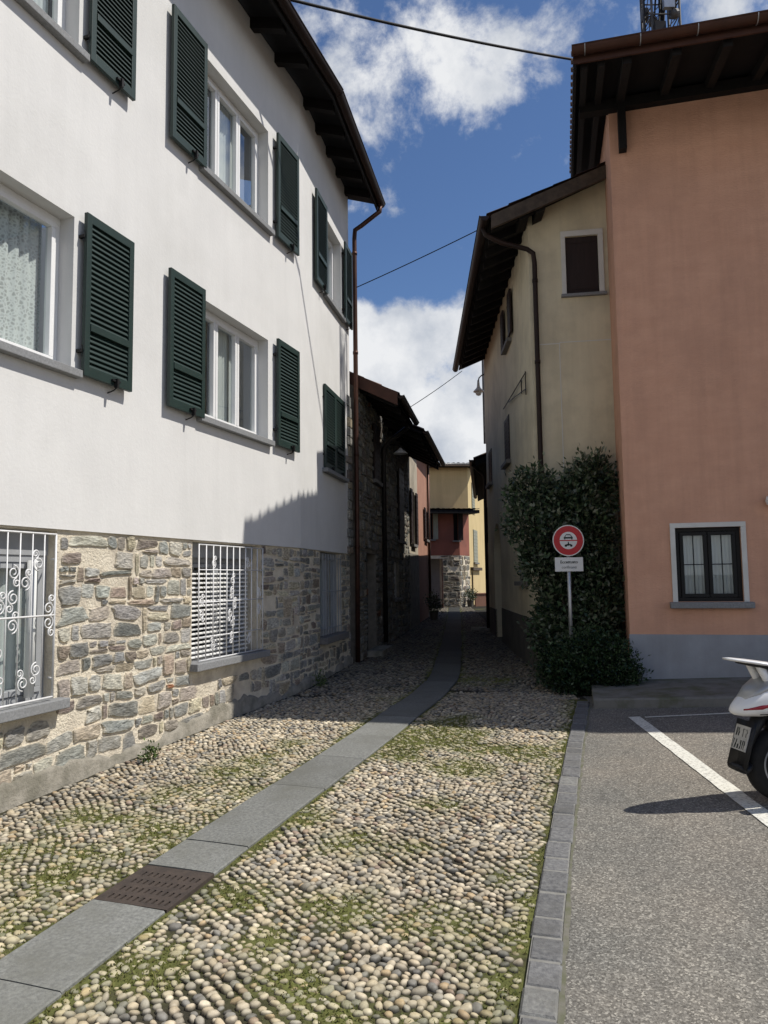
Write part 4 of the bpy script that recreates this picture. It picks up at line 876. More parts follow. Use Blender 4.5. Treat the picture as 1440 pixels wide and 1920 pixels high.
# drain grate
cy = (DR0 + DR1) / 2; gx = float(path_x(cy)); ga = math.atan2(1, float(path_x(cy + .2) - path_x(cy - .2)) / .4) - math.pi / 2
dg = thing('drain_grate', 'rusty brown iron drain grate set into the slab path', 'drain grate', (gx, cy, gz(gx, cy)), ga)
mb = MB(); Wd, Ld = .215, (DR1 - DR0) / 2 / math.cos(ga) - .006
xs = [-Wd, -Wd + .03]; nslot = 10
for k in range(nslot): a = -Wd + .03 + k * (2 * Wd - .06) / nslot; xs += [a + .024, a + (2 * Wd - .06) / nslot]
xs = sorted(set(round(q, 5) for q in xs + [Wd])); yy = [-Ld, -Ld + .035]; nr = 4
for k in range(nr): a = -Ld + .035 + k * (2 * Ld - .07) / nr; yy += [a + (2 * Ld - .07) / nr * .52, a + (2 * Ld - .07) / nr]
yy = sorted(set(round(q, 5) for q in yy + [Ld]))
sl = math.tan(.028)
for i, (a, b) in enumerate(zip(xs, xs[1:])):
    for j, (c_, d_) in enumerate(zip(yy, yy[1:])):
        slot = (0 < i < len(xs) - 2) and (i % 2 == 0) and (0 < j < len(yy) - 2) and (j % 2 == 1)
        if not slot: mb.hexa([(x_, y_, z_ + .028 * y_) for z_ in (-.02, .007) for (x_, y_) in ((a, c_), (b, c_), (b, d_), (a, d_))])
mb.build('grating', M['iron'], dg, local=True)
mb = MB(); mb.box(-Wd, Wd, -Ld, Ld, -.075, -.07); mb.build('sump', M['black'], dg, local=True)

# kerb of square setts
mb = MB(); y = -1.0; rk = random.Random(2)
def kpt(y, off, z): 
    x = float(kerb_l(y)); dx = .289; L_ = math.hypot(dx, 1); X, Y = x + off / L_, y - off * dx / L_; return (X, Y, gz(X, Y) + z)
while y < 8.75:
    l_ = rk.uniform(.17, .27); g_ = rk.uniform(.135, .17); col = (g_ * 1.05, g_ * 1.05, g_ * 1.05) if rk.random() > .06 else (.21, .21, .20); t = .012 + rk.uniform(-.004, .004); j = rk.uniform(-.006, .006); b = .010
    P0 = [kpt(y + q, o_ + j, -.06) for (q, o_) in ((.009, .004), (.009, .142), (l_ - .006, .142), (l_ - .006, .004))]; P1 = [kpt(y + q, o_ + j, t - b) for (q, o_) in ((.009, .004), (.009, .142), (l_ - .006, .142), (l_ - .006, .004))]
    P2 = [kpt(y + q, o_ + j, t) for (q, o_) in ((.009 + b, .004 + b), (.009 + b, .142 - b), (l_ - .006 - b, .142 - b), (l_ - .006 - b, .004 + b))]
    mb.add(P0 + P1 + P2, [(8, 9, 10, 11)] + [(4 * r_ + q, 4 * r_ + (q + 1) % 4, 4 * r_ + 4 + (q + 1) % 4, 4 * r_ + 4 + q) for r_ in (0, 1) for q in range(4)], 0, col); y += l_
k = 60; vs = []
for i in range(k + 1): y_ = -1 + 9.72 * i / k; vs += [kpt(y_, .008, .006), kpt(y_, .138, .006)]
mb.add(vs, [(2 * i, 2 * i + 1, 2 * i + 3, 2 * i + 2) for i in range(k)], 1)
M['joint'] = mat('joint', (.25, .245, .225), (.17, .165, .15), 30, .95, .4, 60, .004)
struct(mb.build('kerb', [M['kerb'], M['joint']], recalc=True), label='row of grey granite setts between cobbles and parking')

# parking asphalt
us = np.concatenate([np.linspace(0, 5, 26), np.linspace(5.6, 15, 18)]); ys = np.linspace(-6, 9.2, 62); U, Y = np.meshgrid(us, ys); X = kerb_l(Y) + .125 + U
v = np.stack([X, Y, gz_np(X, Y) - .002], -1).reshape(-1, 3); ii = np.arange(U.size).reshape(U.shape); q = np.stack([ii[:-1, :-1], ii[:-1, 1:], ii[1:, 1:], ii[1:, :-1]], -1)
struct(np_mesh('parking', v, q.ravel(), 4, M['asphalt'], smooth=True), label='worn grey asphalt parking area')
M['pavement_edge'] = mat('road_joint', (.17, .16, .135), (.11, .115, .07), 14, .95, .4, 60, .004)
# trim edge: an earth joint with a little moss beside the setts
mb = MB(); vs = []; k = 80; rj = random.Random(5)
for i in range(k + 1): y_ = -1 + 9.6 * i / k; vs += [kpt(y_, .140, .002), kpt(y_, .158 + rj.uniform(-.006, .012), .003)]
mb.add(vs, [(2 * i, 2 * i + 1, 2 * i + 3, 2 * i + 2) for i in range(k)]); struct(mb.build('road_joint', M['pavement_edge'], recalc=False))
# worn white lines
def stripe(pts, w, z=.004):
    mb = MB(); vs = []; P = []
    for (a, b) in zip(pts, pts[1:]):
        for i in range(12): t = i / 12; P.append((a[0] + (b[0] - a[0]) * t, a[1] + (b[1] - a[1]) * t))
    P.append(pts[-1])
    for i, p in enumerate(P):
        q, r_ = P[max(i - 1, 0)], P[min(i + 1, len(P) - 1)]; dx, dy = r_[0] - q[0], r_[1] - q[1]; l_ = math.hypot(dx, dy); nx, ny = -dy / l_, dx / l_
        for s_ in (-.5, .5): X, Y = p[0] + nx * w * s_ + rj.uniform(-.003, .003), p[1] + ny * w * s_; vs.append((X, Y, gz(X, Y) + z))
    mb.add(vs, [(2 * i, 2 * i + 1, 2 * i + 3, 2 * i + 2) for i in range(len(P) - 1)]); return struct(mb.build('road_marking', M['road_paint'], recalc=False))
stripe([(2.545, 7.84), (2.415, 5.8), (2.34, 4.6), (2.12, 1.2)], .125); stripe([(2.64, 7.79), (3.6, 7.74), (5.2, 7.45)], .045)
# raised pavement strip in front of the pink house
mb = MB(); k = 14; vs = []
for i in range(k + 1):
    s = -.62 + 9.5 * i / k; fx = PF(s, 1.28, 0); zz = gz(fx[0], fx[1])
    for (n, z_) in ((1.285, -.1), (1.285, .085), (1.265, .105), (.0, .115), (-1.2 if s < -.12 else -.01, .115)):
        p = PF(s, n, 0); vs.append((p[0], p[1], zz + z_ + (.02 if n < 1 and n > -.5 else 0)))
mb.add(vs, [(5 * i + q, 5 * i + q + 1, 5 * i + q + 6, 5 * i + q + 5) for i in range(k) for q in range(4)] + [(0, 1, 2, 3, 4)])
M['pavement'] = mat('pavement', (.20, .19, .17), (.14, .135, .115), 5, .95, .5, 45, .006, c3=(.10, .105, .05), s3=2.5)
struct(mb.build('pavement', M['pavement'], recalc=False), label='low concrete pavement strip along the pink house')

# ================================================================== PLANTS
def leaf_cloud(lobes, n, size, pal, rnd=rng, inner=.45, flat=.0):
    """lobes: (x, y, z, rx, ry, rz); leaves grow near each lobe's skin in small sprays"""
    L_ = np.array(lobes); vol = L_[:, 3] * L_[:, 4] * L_[:, 5]; vol = vol ** (2 / 3); idx = rnd.choice(len(L_), n // 5, p=vol / vol.sum())
    d = rnd.normal(0, 1, (len(idx), 3)); d /= np.linalg.norm(d, axis=1)[:, None]; rad = inner + (1 - inner) * rnd.random(len(idx)) ** .6
    bump = 1 + .16 * np.sin(d[:, 0] * 7 + idx) * np.cos(d[:, 2] * 6 + idx * 2) + .1 * rnd.normal(0, 1, len(idx))
    c = L_[idx, :3] + d * L_[idx, 3:6] * (rad * bump)[:, None]
    spray = np.repeat(c, 5, 0); dd = np.repeat(d, 5, 0); m = len(spray); P = spray + rnd.normal(0, size * .75, (m, 3)); out = dd * .8 + rnd.normal(0, .7, (m, 3)) + np.array([0, 0, .25]); out /= np.linalg.norm(out, axis=1)[:, None]
    side = np.cross(out, rnd.normal(0, 1, (m, 3))); side /= np.linalg.norm(side, axis=1)[:, None]; s = size * rnd.uniform(.6, 1.25, m)[:, None]; nrm = np.cross(out, side)
    V = np.stack([P, P + out * s * .5 + side * s * .24 + nrm * s * .06, P + out * s, P + out * s * .5 - side * s * .24 + nrm * s * .06], 1)
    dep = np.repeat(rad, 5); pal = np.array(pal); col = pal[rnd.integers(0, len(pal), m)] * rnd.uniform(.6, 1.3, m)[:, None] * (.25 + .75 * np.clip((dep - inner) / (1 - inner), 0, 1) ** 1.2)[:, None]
    return V.reshape(-1, 3), np.arange(m * 4), np.repeat(col[:, None], 4, 1).reshape(-1, 3)
def plant(name, label, cat, loc, lobes, n, size, pal, stems=(), inner=.45, group=None):
    t = thing(name, label, cat, loc, group=group); off = np.array(loc)
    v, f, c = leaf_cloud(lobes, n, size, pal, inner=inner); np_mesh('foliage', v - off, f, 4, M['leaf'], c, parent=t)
    if stems:
        q = MB()
        for s_ in stems: q.tube(s_[0], s_[1], 7)
        q.build('stem', M['bark'], t, smooth=True)
    return t
DARK = [(.085, .138, .066), (.056, .098, .046), (.14, .18, .10), (.036, .066, .033), (.26, .285, .205), (.10, .14, .075)]
zb = .27
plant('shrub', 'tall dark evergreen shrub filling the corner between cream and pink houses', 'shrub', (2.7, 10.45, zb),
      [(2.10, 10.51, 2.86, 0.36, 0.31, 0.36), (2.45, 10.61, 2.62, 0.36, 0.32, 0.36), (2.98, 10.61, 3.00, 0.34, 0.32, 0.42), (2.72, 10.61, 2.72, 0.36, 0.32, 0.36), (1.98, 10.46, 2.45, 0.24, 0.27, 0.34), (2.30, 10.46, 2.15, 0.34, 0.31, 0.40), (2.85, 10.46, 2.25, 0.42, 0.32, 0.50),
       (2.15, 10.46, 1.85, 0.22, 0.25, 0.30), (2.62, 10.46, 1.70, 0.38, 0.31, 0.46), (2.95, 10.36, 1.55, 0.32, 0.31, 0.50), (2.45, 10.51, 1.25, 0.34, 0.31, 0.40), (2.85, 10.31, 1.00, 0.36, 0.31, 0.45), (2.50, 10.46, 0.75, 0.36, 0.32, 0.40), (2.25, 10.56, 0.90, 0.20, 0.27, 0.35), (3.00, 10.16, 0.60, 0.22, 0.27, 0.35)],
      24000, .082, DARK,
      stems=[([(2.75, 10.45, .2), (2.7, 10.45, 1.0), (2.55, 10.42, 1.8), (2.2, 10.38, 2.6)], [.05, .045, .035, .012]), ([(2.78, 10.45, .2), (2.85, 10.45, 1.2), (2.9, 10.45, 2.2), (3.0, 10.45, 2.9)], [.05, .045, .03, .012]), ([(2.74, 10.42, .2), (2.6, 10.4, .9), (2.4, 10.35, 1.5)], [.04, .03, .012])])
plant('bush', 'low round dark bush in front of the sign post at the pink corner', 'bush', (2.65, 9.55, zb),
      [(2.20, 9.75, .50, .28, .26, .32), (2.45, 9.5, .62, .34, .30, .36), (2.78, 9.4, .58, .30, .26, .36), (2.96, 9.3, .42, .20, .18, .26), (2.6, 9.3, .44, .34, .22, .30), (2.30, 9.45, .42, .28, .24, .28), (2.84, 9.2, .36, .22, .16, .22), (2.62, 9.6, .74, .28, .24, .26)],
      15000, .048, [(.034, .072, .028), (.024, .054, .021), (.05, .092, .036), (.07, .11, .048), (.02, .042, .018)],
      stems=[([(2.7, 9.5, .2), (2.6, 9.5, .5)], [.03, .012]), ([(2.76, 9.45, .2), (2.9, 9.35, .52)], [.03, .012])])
WEED = [(.10, .17, .04), (.13, .20, .055), (.08, .14, .035), (.16, .21, .07)]
plant('weed', 'small green weed growing at the foot of the sunlit stone wall', 'weed', (-1.98, 6.47, .18), [(-2.0, 6.47, .245, .055, .055, .075), (-2.01, 6.43, .23, .04, .05, .05)], 220, .032, WEED, inner=.1)
plant('weed', 'dark weed tuft at the wall foot in the shade below the last grille', 'weed', (-.86, 10.2, .25), [(-.90, 10.2, .33, .05, .08, .09), (-.86, 10.4, .30, .04, .07, .07)], 260, .036, WEED, inner=.1)
def potted(label, x, y, h):
    t = thing('potted_plant', label, 'potted plant', (x, y, gz(x, y))); q = MB(); q.lathe([(.10, 0), (.14, .24), (.155, .24), (.155, .28), (.13, .28), (.12, .25)], Matrix.Translation((x, y, gz(x, y))), 16); q.build('pot', M['cream_dado'], t, smooth=False)
    z0 = gz(x, y) + .28; v, f, c = leaf_cloud([(x, y, z0 + h * .5, .2, .2, h * .5), (x + .06, y - .05, z0 + h * .3, .18, .18, h * .3)], 700, .07, DARK, inner=.1); np_mesh('foliage', v - np.array((x, y, gz(x, y))), f, 4, M['leaf'], c, parent=t)
p = LF(10.4, .32, 0); potted('dark potted plant standing by the rose house front', p[0], p[1], .55)
p = RSd(.45, .25, 0); potted('potted plant in the sun against the stone corner of the red house', p[0], p[1], .45)

# ================================================================== ROAD SIGN
SX, SY = 2.455, 9.97
sign = thing('road_sign', 'round red ringed no motor vehicles sign with white plate on a grey post', 'road sign', (SX, SY, .35), R(-2)); sign.scale = (.98, .98, .98)
q = MB(); q.tube([(0, .03, -.1), (0, .03, 2.03)], .026, 14); q.build('post', M['steel'], sign, local=True, smooth=True)
def disc(mb, r, n0, n1, cz_, seg=48, mi=0, a0=0, a1=2 * math.pi):
    c = [(r * math.cos(a0 + (a1 - a0) * i / seg), r * math.sin(a0 + (a1 - a0) * i / seg)) for i in range(seg + (0 if a1 - a0 > 6.28 else 1))]; k = len(c)
    mb.add([(x, n0, cz_ + z_) for x, z_ in c] + [(x, n1, cz_ + z_) for x, z_ in c], [tuple(range(k)), tuple(range(2 * k - 1, k - 1, -1))] + [(i, (i + 1) % k, k + (i + 1) % k, k + i) for i in range(k)], mi)
ZC = 1.845
q = MB(); disc(q, .212, -.006, .004, ZC); db = q.build('disc', M['sign_white'], sign, local=True)
q = MB(); disc(q, .199, -.0075, -.0062, ZC); q.build('red_ring', M['sign_red'], db, local=True)
q = MB(); disc(q, .118, -.009, -.0077, ZC); q.build('white_centre', M['sign_white'], db, local=True)
q = MB(); q.box(-.118, .118, -.0102, -.0092, ZC - .007, ZC + .007); q.build('red_bar', M['sign_red'], db, local=True)
def poly(mb, pts, n0=-.0104, n1=-.0092):
    k = len(pts); mb.add([(x, n0, ZC + z_) for x, z_ in pts] + [(x, n1, ZC + z_) for x, z_ in pts], [tuple(range(k)), tuple(range(2 * k - 1, k - 1, -1))] + [(i, (i + 1) % k, k + (i + 1) % k, k + i) for i in range(k)])
q = MB()                                                            # front of a motor car: roof line, pillars, body, wheels
poly(q, [(-.036, .072), (-.028, .084), (.028, .084), (.036, .072)]); poly(q, [(-.054, .050), (-.036, .072), (-.028, .072), (-.040, .050)]); poly(q, [(.054, .050), (.040, .050), (.028, .072), (.036, .072)])
poly(q, [(-.060, .026), (-.060, .048), (.060, .048), (.060, .026)]); poly(q, [(-.056, .014), (-.056, .025), (-.040, .025), (-.040, .014)]); poly(q, [(.056, .014), (.040, .014), (.040, .025), (.056, .025)])
q.build('car_symbol', M['sign_black'], db, local=True)
q = MB()                                                            # motorcycle with its rider below the bar
for sgn in (-1, 1): poly(q, [(sgn * .036 + .017 * math.cos(t), -.070 + .017 * math.sin(t)) for t in np.linspace(0, 2 * math.pi, 14)[:-1]])
poly(q, [(-.044, -.056), (-.02, -.048), (.004, -.050), (.03, -.046), (.04, -.060), (.0, -.072), (-.03, -.068)]); poly(q, [(-.014, -.050), (-.006, -.032), (.004, -.030), (.012, -.040), (.006, -.050)]); poly(q, [(-.002 + .008 * math.cos(t), -.024 + .008 * math.sin(t)) for t in np.linspace(0, 2 * math.pi, 10)[:-1]])
q.build('motorcycle_symbol', M['sign_black'], db, local=True)
q = MB(); q.box(-.19, .19, -.004, .004, 1.425, 1.615); pl = q.build('plate', M['sign_white'], sign, local=True, bevel=.002)
def lettering(txt, size, x, z_, n, mat_, parent, bold=0):
    cu = bpy.data.curves.new('txt', 'FONT'); cu.body = txt; cu.size = size; cu.align_x = 'CENTER'; cu.offset = bold; ob = bpy.data.objects.new('txt', cu); COL.objects.link(ob)
    bpy.context.view_layer.update(); me = ob.evaluated_get(bpy.context.evaluated_depsgraph_get()).to_mesh(); q = MB(); q.add([(x + v.co.x, n, z_ + v.co.y) for v in me.vertices], [tuple(p.vertices) for p in me.polygons]); bpy.data.objects.remove(ob); bpy.data.curves.remove(cu)
    return q.build('lettering', mat_, parent, local=True, recalc=False)
lettering('Eccettuato', .055, 0, 1.535, -.0055, M['sign_black'], pl, .0012); lettering('confinanti', .052, 0, 1.465, -.0055, M['sign_black'], pl, 0)

# ================================================================== SCOOTER
scx, scy = 2.605, 5.08
sco = thing('scooter', 'white motor scooter parked at the right edge, seen from behind with red tail light', 'scooter', (scx, scy, gz(scx, scy)), R(8))
def spart(name, mb, m, parent=None, smooth=True, bevel=0): return mb.build(name, m, parent or sco, smooth=smooth, local=True, bevel=bevel)
RY = Matrix.Rotation(math.pi / 2, 4, 'X')
def wheel(x):
    T = Matrix.Translation((x, 0, .24)) @ RY; q = MB(); q.lathe([(.150, -.050), (.185, -.062), (.215, -.058), (.234, -.035), (.240, 0), (.234, .035), (.215, .058), (.185, .062), (.150, .050)], T, 40); w_ = MB(); 
    whl = q.build('wheel', M['tyre'], sco, smooth=True, local=True)
    w_.lathe([(.152, -.045), (.150, -.052), (.138, -.050), (.134, -.02), (.134, .02), (.138, .050), (.150, .052), (.152, .045)], T, 36)
    for k in range(5):
        a = 2 * math.pi * k / 5; p, r_ = Vector((x + .03 * math.cos(a), 0, .24 + .03 * math.sin(a))), Vector((x + .137 * math.cos(a + .25), 0, .24 + .137 * math.sin(a + .25))); w_.tube([p + Vector((0, -.02, 0)), r_ + Vector((0, -.02, 0))], .014, 6)
    w_.lathe([(.045, -.06), (.045, .06)], T, 16); w_.build('rim', M['sc_silver'], whl, smooth=False, local=True)
wheel(0); wheel(1.32)
q = MB(); q.loft([(-.335, 0, .600, .020, .014, 2), (-.31, 0, .606, .050, .036, 2.2), (-.26, 0, .622, .082, .062, 2.4), (-.16, 0, .655, .125, .098, 2.6), (-.02, 0, .69, .155, .125, 2.8), (.18, 0, .70, .168, .14, 2.8), (.42, 0, .68, .160, .15, 2.6), (.58, 0, .60, .125, .15, 2.4), (.66, 0, .52, .08, .12, 2.2)], 28); spart('body', q, M['sc_white'])
q = MB(); q.loft([(-.285, 0, .612, .072, .010, 2.4), (-.25, 0, .618, .0885, .022, 2.4), (-.18, 0, .632, .1225, .030, 2.6), (-.08, 0, .655, .147, .028, 2.7), (.04, 0, .682, .163, .018, 2.8), (.16, 0, .705, .1705, .006, 2.8)], 28); spart('tail_light', q, M['tail_red'])
q = MB(); q.loft([(-.26, 0, .675, .05, .012, 2.4), (-.18, 0, .722, .10, .035, 2.6), (-.06, 0, .785, .135, .042, 2.8), (.1, 0, .82, .15, .035, 2.8)], 24); spart('rear_cowl', q, M['sc_silver'])
q = MB(); q.loft([(-.36, 0, .938, .028, .006, 2.4), (-.30, 0, .930, .075, .011, 2.6), (-.18, 0, .912, .115, .014, 3), (0, 0, .884, .135, .015, 3), (.18, 0, .855, .135, .014, 3), (.30, 0, .84, .12, .012, 3)], 24); car = spart('rear_carrier', q, M['sc_white'])
q = MB(); q.loft([(-.24, 0, .905, .07, .008, 3), (-.12, 0, .884, .105, .015, 3), (.05, 0, .853, .12, .018, 3), (.25, 0, .82, .12, .016, 3)], 20); spart('pad', q, M['sc_black'], car)
q = MB(); q.tube([(-.15, .05, .905), (-.10, .055, .80), (-.07, .055, .73)], [.030, .026, .02], 10); q.tube([(-.15, -.05, .905), (-.10, -.055, .80), (-.07, -.055, .73)], [.030, .026, .02], 10); spart('carrier_strut', q, M['sc_white'], car)
q = MB(); q.loft([(.02, 0, .83, .10, .03, 2.6), (.2, 0, .855, .145, .05, 2.8), (.45, 0, .84, .15, .045, 2.8), (.7, 0, .80, .12, .05, 2.6), (.80, 0, .77, .07, .04, 2.4)], 22); spart('seat', q, M['sc_black'])
q = MB(); q.loft([(-.10, 0, .50, .06, .03, 2.4), (0, 0, .52, .12, .06, 2.6), (.25, 0, .50, .14, .09, 2.8), (.6, 0, .42, .13, .10, 2.8), (.75, 0, .36, .12, .06, 2.6)], 22); q.loft([(-.02, -.10, .24, .03, .04, 2.5), (.2, -.10, .27, .05, .06, 2.6), (.5, -.09, .30, .07, .09, 2.6), (.7, -.05, .32, .06, .07, 2.4)], 14); spart('engine', q, M['sc_black'])
q = MB(); q.tube([(-.12, 0, .56), (-.19, 0, .46), (-.25, 0, .34), (-.285, 0, .25)], [.05, .045, .04, .03], 10); q.hexa([(x_, y_, z_) for (x_, z_) in ((-.225, .53), (-.318, .235)) for (x_, y_, z_) in ((x_, -.10, z_), (x_, .10, z_), (x_ + .012, .10, z_ - .004), (x_ + .012, -.10, z_ - .004))]); q.loft([(-.335, 0, .235, .07, .018, 2.6), (-.29, 0, .225, .10, .03, 2.6), (-.25, 0, .25, .085, .025, 2.6)], 14); mud = spart('rear_mudguard', q, M['sc_black'])
q = MB()
for (x0_, z0_, x1_, z1_) in ((-.20, .585, .30, .60), (.02, .79, .42, .80)): q.tube([(x0_ + (x1_ - x0_) * t, -(.108 + .06 * min(1, t * 2.2)) - .004, z0_ + (z1_ - z0_) * t) for t in np.linspace(0, 1, 10)], .0035, 5)
spart('panel_seam', q, M['sc_black'])
def plate_pt(u, v, n): return (-.240 - .072 * v - n * .95, u, .50 - .215 * v + .3 * n)
q = MB(); q.hexa([plate_pt(u, v, n) for n in (0, .006) for (u, v) in ((-.075, .02), (.075, .02), (.075, .74), (-.075, .74))]); M['plate_white'] = mat('plate_white', (.50, .49, .46), (.36, .35, .33), 30, .5, 0)
lp = spart('license_plate', q, M['plate_white'], smooth=False)
q = MB(); rp = random.Random(6)
for (v0, v1, us) in ((.10, .34, (-.05, -.018, .028, .05)), (.44, .70, (-.058, -.034, -.010, .014, .038, .06))):
    for u in us:
        for t in range(3):
            a, b = rp.uniform(-.009, .009), rp.uniform(-.009, .009); c, d = rp.choice([(v0, v1), (v0, (v0 + v1) / 2), ((v0 + v1) / 2, v1), (v0, v0 + .03)])
            q.hexa([plate_pt(uu, vv, n) for n in (.0065, .0075) for (uu, vv) in ((u + a - .0025, c), (u + a + .0025, c), (u + b + .0025, d), (u + b - .0025, d))])
spart('plate_marks', q, M['sign_black'], lp, smooth=False)
q = MB(); q.tube([(.62, -.15, .30), (.4, -.17, .27), (.15, -.18, .28)], .025, 8); q.tube([(.28, -.18, .27), (.05, -.18, .30), (-.12, -.18, .335)], [.045, .052, .04], 14); spart('exhaust', q, M['dark_metal'])
q = MB(); q.loft([(.60, 0, .34, .13, .05, 3), (.85, 0, .30, .16, .03, 3), (1.02, 0, .34, .17, .05, 3)], 20); spart('floor_board', q, M['sc_black'])
q = MB(); q.hexa([(x_ + t, y_, z_) for t in (0, .05) for (x_, y_, z_) in ((1.0, -.17, .32), (1.0, .17, .32), (1.08, .20, .80), (1.08, -.20, .80))]); q.loft([(1.02, 0, .88, .08, .08, 2.6), (1.08, 0, .86, .16, .12, 2.6), (1.16, 0, .80, .14, .14, 2.4), (1.24, 0, .70, .06, .08, 2.2)], 20); spart('leg_shield', q, M['sc_white'], bevel=.01)
q = MB(); q.tube([(1.06, 0, .92), (1.20, 0, .55), (1.32, .075, .24)], .025, 8); q.tube([(1.20, 0, .55), (1.32, -.075, .24)], .022, 8); spart('fork', q, M['sc_silver'])
q = MB(); q.loft([(1.12, 0, .40, .05, .02, 2.4), (1.22, 0, .49, .075, .02, 2.4), (1.34, 0, .50, .075, .018, 2.4), (1.46, 0, .44, .06, .02, 2.4), (1.52, 0, .36, .03, .02, 2.4)], 14); spart('front_mudguard', q, M['sc_white'])
q = MB(); q.tube([(.96, .34, 1.02), (1.02, .2, 1.03), (1.04, 0, 1.0), (1.02, -.2, 1.03), (.96, -.34, 1.02)], .018, 8); hb = spart('handlebar', q, M['sc_black'])
q = MB(); q.loft([(.98, 0, 1.02, .07, .05, 2.4), (1.06, 0, 1.02, .13, .07, 2.6), (1.14, 0, 1.0, .10, .06, 2.4), (1.18, 0, .98, .05, .03, 2.4)], 18); spart('headlight_cowl', q, M['sc_white'], hb)
for sgn in (-1, 1):
    q = MB(); q.tube([(1.0, sgn * .22, 1.04), (1.0, sgn * .27, 1.14), (1.0, sgn * .30, 1.20)], .007, 6); q.loft([(.985, sgn * .31, 1.23, .055, .035, 2.4), (1.0, sgn * .31, 1.23, .062, .04, 2.4), (1.03, sgn * .31, 1.23, .03, .02, 2.2)], 14); spart('mirror', q, M['sc_black'], hb)

# ================================================================== LAMPS, MAST, CABLES
lx, ly, lz = 2.44, 18.62, 6.36
lamp = thing('street_lamp', 'white dish street lamp on a short arm at the end of the cream house', 'street lamp', (lx, ly, lz))
q = MB(); q.lathe([(.025, .30), (.04, .14), (.055, .10), (.13, .02), (.135, 0), (.125, .0), (.04, .06)], Matrix.Translation((lx, ly, lz)), 24); q.build('lamp_shade', M['white_paint'], lamp, smooth=True)
q = MB(); q.lathe([(.02, .05), (.07, .0), (.08, -.04), (.055, -.085), (.02, -.10)], Matrix.Translation((lx, ly, lz)), 20); q.build('lamp_globe', M['sign_white'], lamp, smooth=True)
q = MB(); q.tube([(lx, ly, lz + .28), (lx + .02, ly - .02, lz + .36), (lx + .08, ly - .12, lz + .40), (2.58, 18.32, lz + .38)], .016, 8); q.build('lamp_arm', M['dark_metal'], lamp, smooth=True)
p = LF(3.1, .34, 4.36); l2 = thing('street_lamp', 'small white lamp hanging under the eave of the second dark stone house', 'street lamp', p)
q = MB(); q.lathe([(.02, .12), (.05, .08), (.15, .0), (.155, -.015), (.14, -.01), (.04, .05)], Matrix.Translation(p), 20); q.build('lamp_shade', M['white_paint'], l2, smooth=True)
q = MB(); q.tube([LF(3.1, .34, 4.46), LF(3.1, .3, 4.54), LF(3.1, .02, 4.56)], .014, 8); q.build('lamp_arm', M['dark_metal'], l2, smooth=True)
p = PF(1.60, .09, 2.57); l3 = thing('wall_lamp', 'white wall lamp on the pink house cut by the right edge', 'wall lamp', p)
q = MB(); q.lathe([(.03, .07), (.075, .05), (.09, 0), (.075, -.05), (.03, -.07)], Matrix.Translation(p), 20); q.build('lamp_globe', M['sign_white'], l3, smooth=True)
q = MB(); q.fbox(PF, 1.56, 1.64, .002, .03, 2.52, 2.62); q.tube([PF(1.60, .02, 2.57), PF(1.60, .06, 2.57)], .015, 8); q.build('lamp_bracket', M['steel'], l3)
am = thing('aerial_mast', 'thin twin pole aerial mast rising behind the lamp beyond the cream house', 'aerial mast', (2.76, 19.6, 5.5))
q = MB(); q.tube([(2.70, 19.6, 5.2), (2.70, 19.6, 8.2)], .03, 8); q.tube([(2.80, 19.6, 5.2), (2.80, 19.6, 8.2)], .012, 6)
for k in range(9): z_ = 5.4 + k * .32; q.tube([(2.70, 19.6, z_), (2.80, 19.6, z_)], .010, 6)
q.build('pole', M['tower'], am)

MX, MY, MZ = 4.86, 12.05, 8.70
mast = thing('radio_mast', 'steel lattice radio mast crowded with aerials above the pink house roof', 'radio mast', (MX, MY, MZ))
q = MB(); hw = .235; c4 = [(-hw, -hw), (hw, -hw), (hw, hw), (-hw, hw)]
for (a, b) in c4: q.tube([(MX + a, MY + b, MZ - .3), (MX + a, MY + b, MZ + 5.2)], .022, 8)
for k in range(9):
    z_ = MZ + .2 + k * .55
    for i in range(4):
        a, b = c4[i], c4[(i + 1) % 4]; q.tube([(MX + a[0], MY + a[1], z_), (MX + b[0], MY + b[1], z_)], .012, 6)
        q.tube([(MX + a[0], MY + a[1], z_), (MX + b[0], MY + b[1], z_ + .55)], .008, 6); q.tube([(MX + b[0], MY + b[1], z_), (MX + a[0], MY + a[1], z_ + .55)], .008, 6)
q.build('lattice', M['tower'], mast)
rm = random.Random(9)
q = MB()
for k in range(7): a = rm.uniform(-.12, .12); b = rm.uniform(-.12, .12); q.tube([(MX + a + rm.uniform(-.05, .05), MY + b, MZ - .2 + t * .5) if t % 2 else (MX + a + rm.uniform(-.06, .06), MY + b, MZ - .2 + t * .5) for t in range(11)], .016, 6)
q.build('cable_bundle', M['cable'], mast)
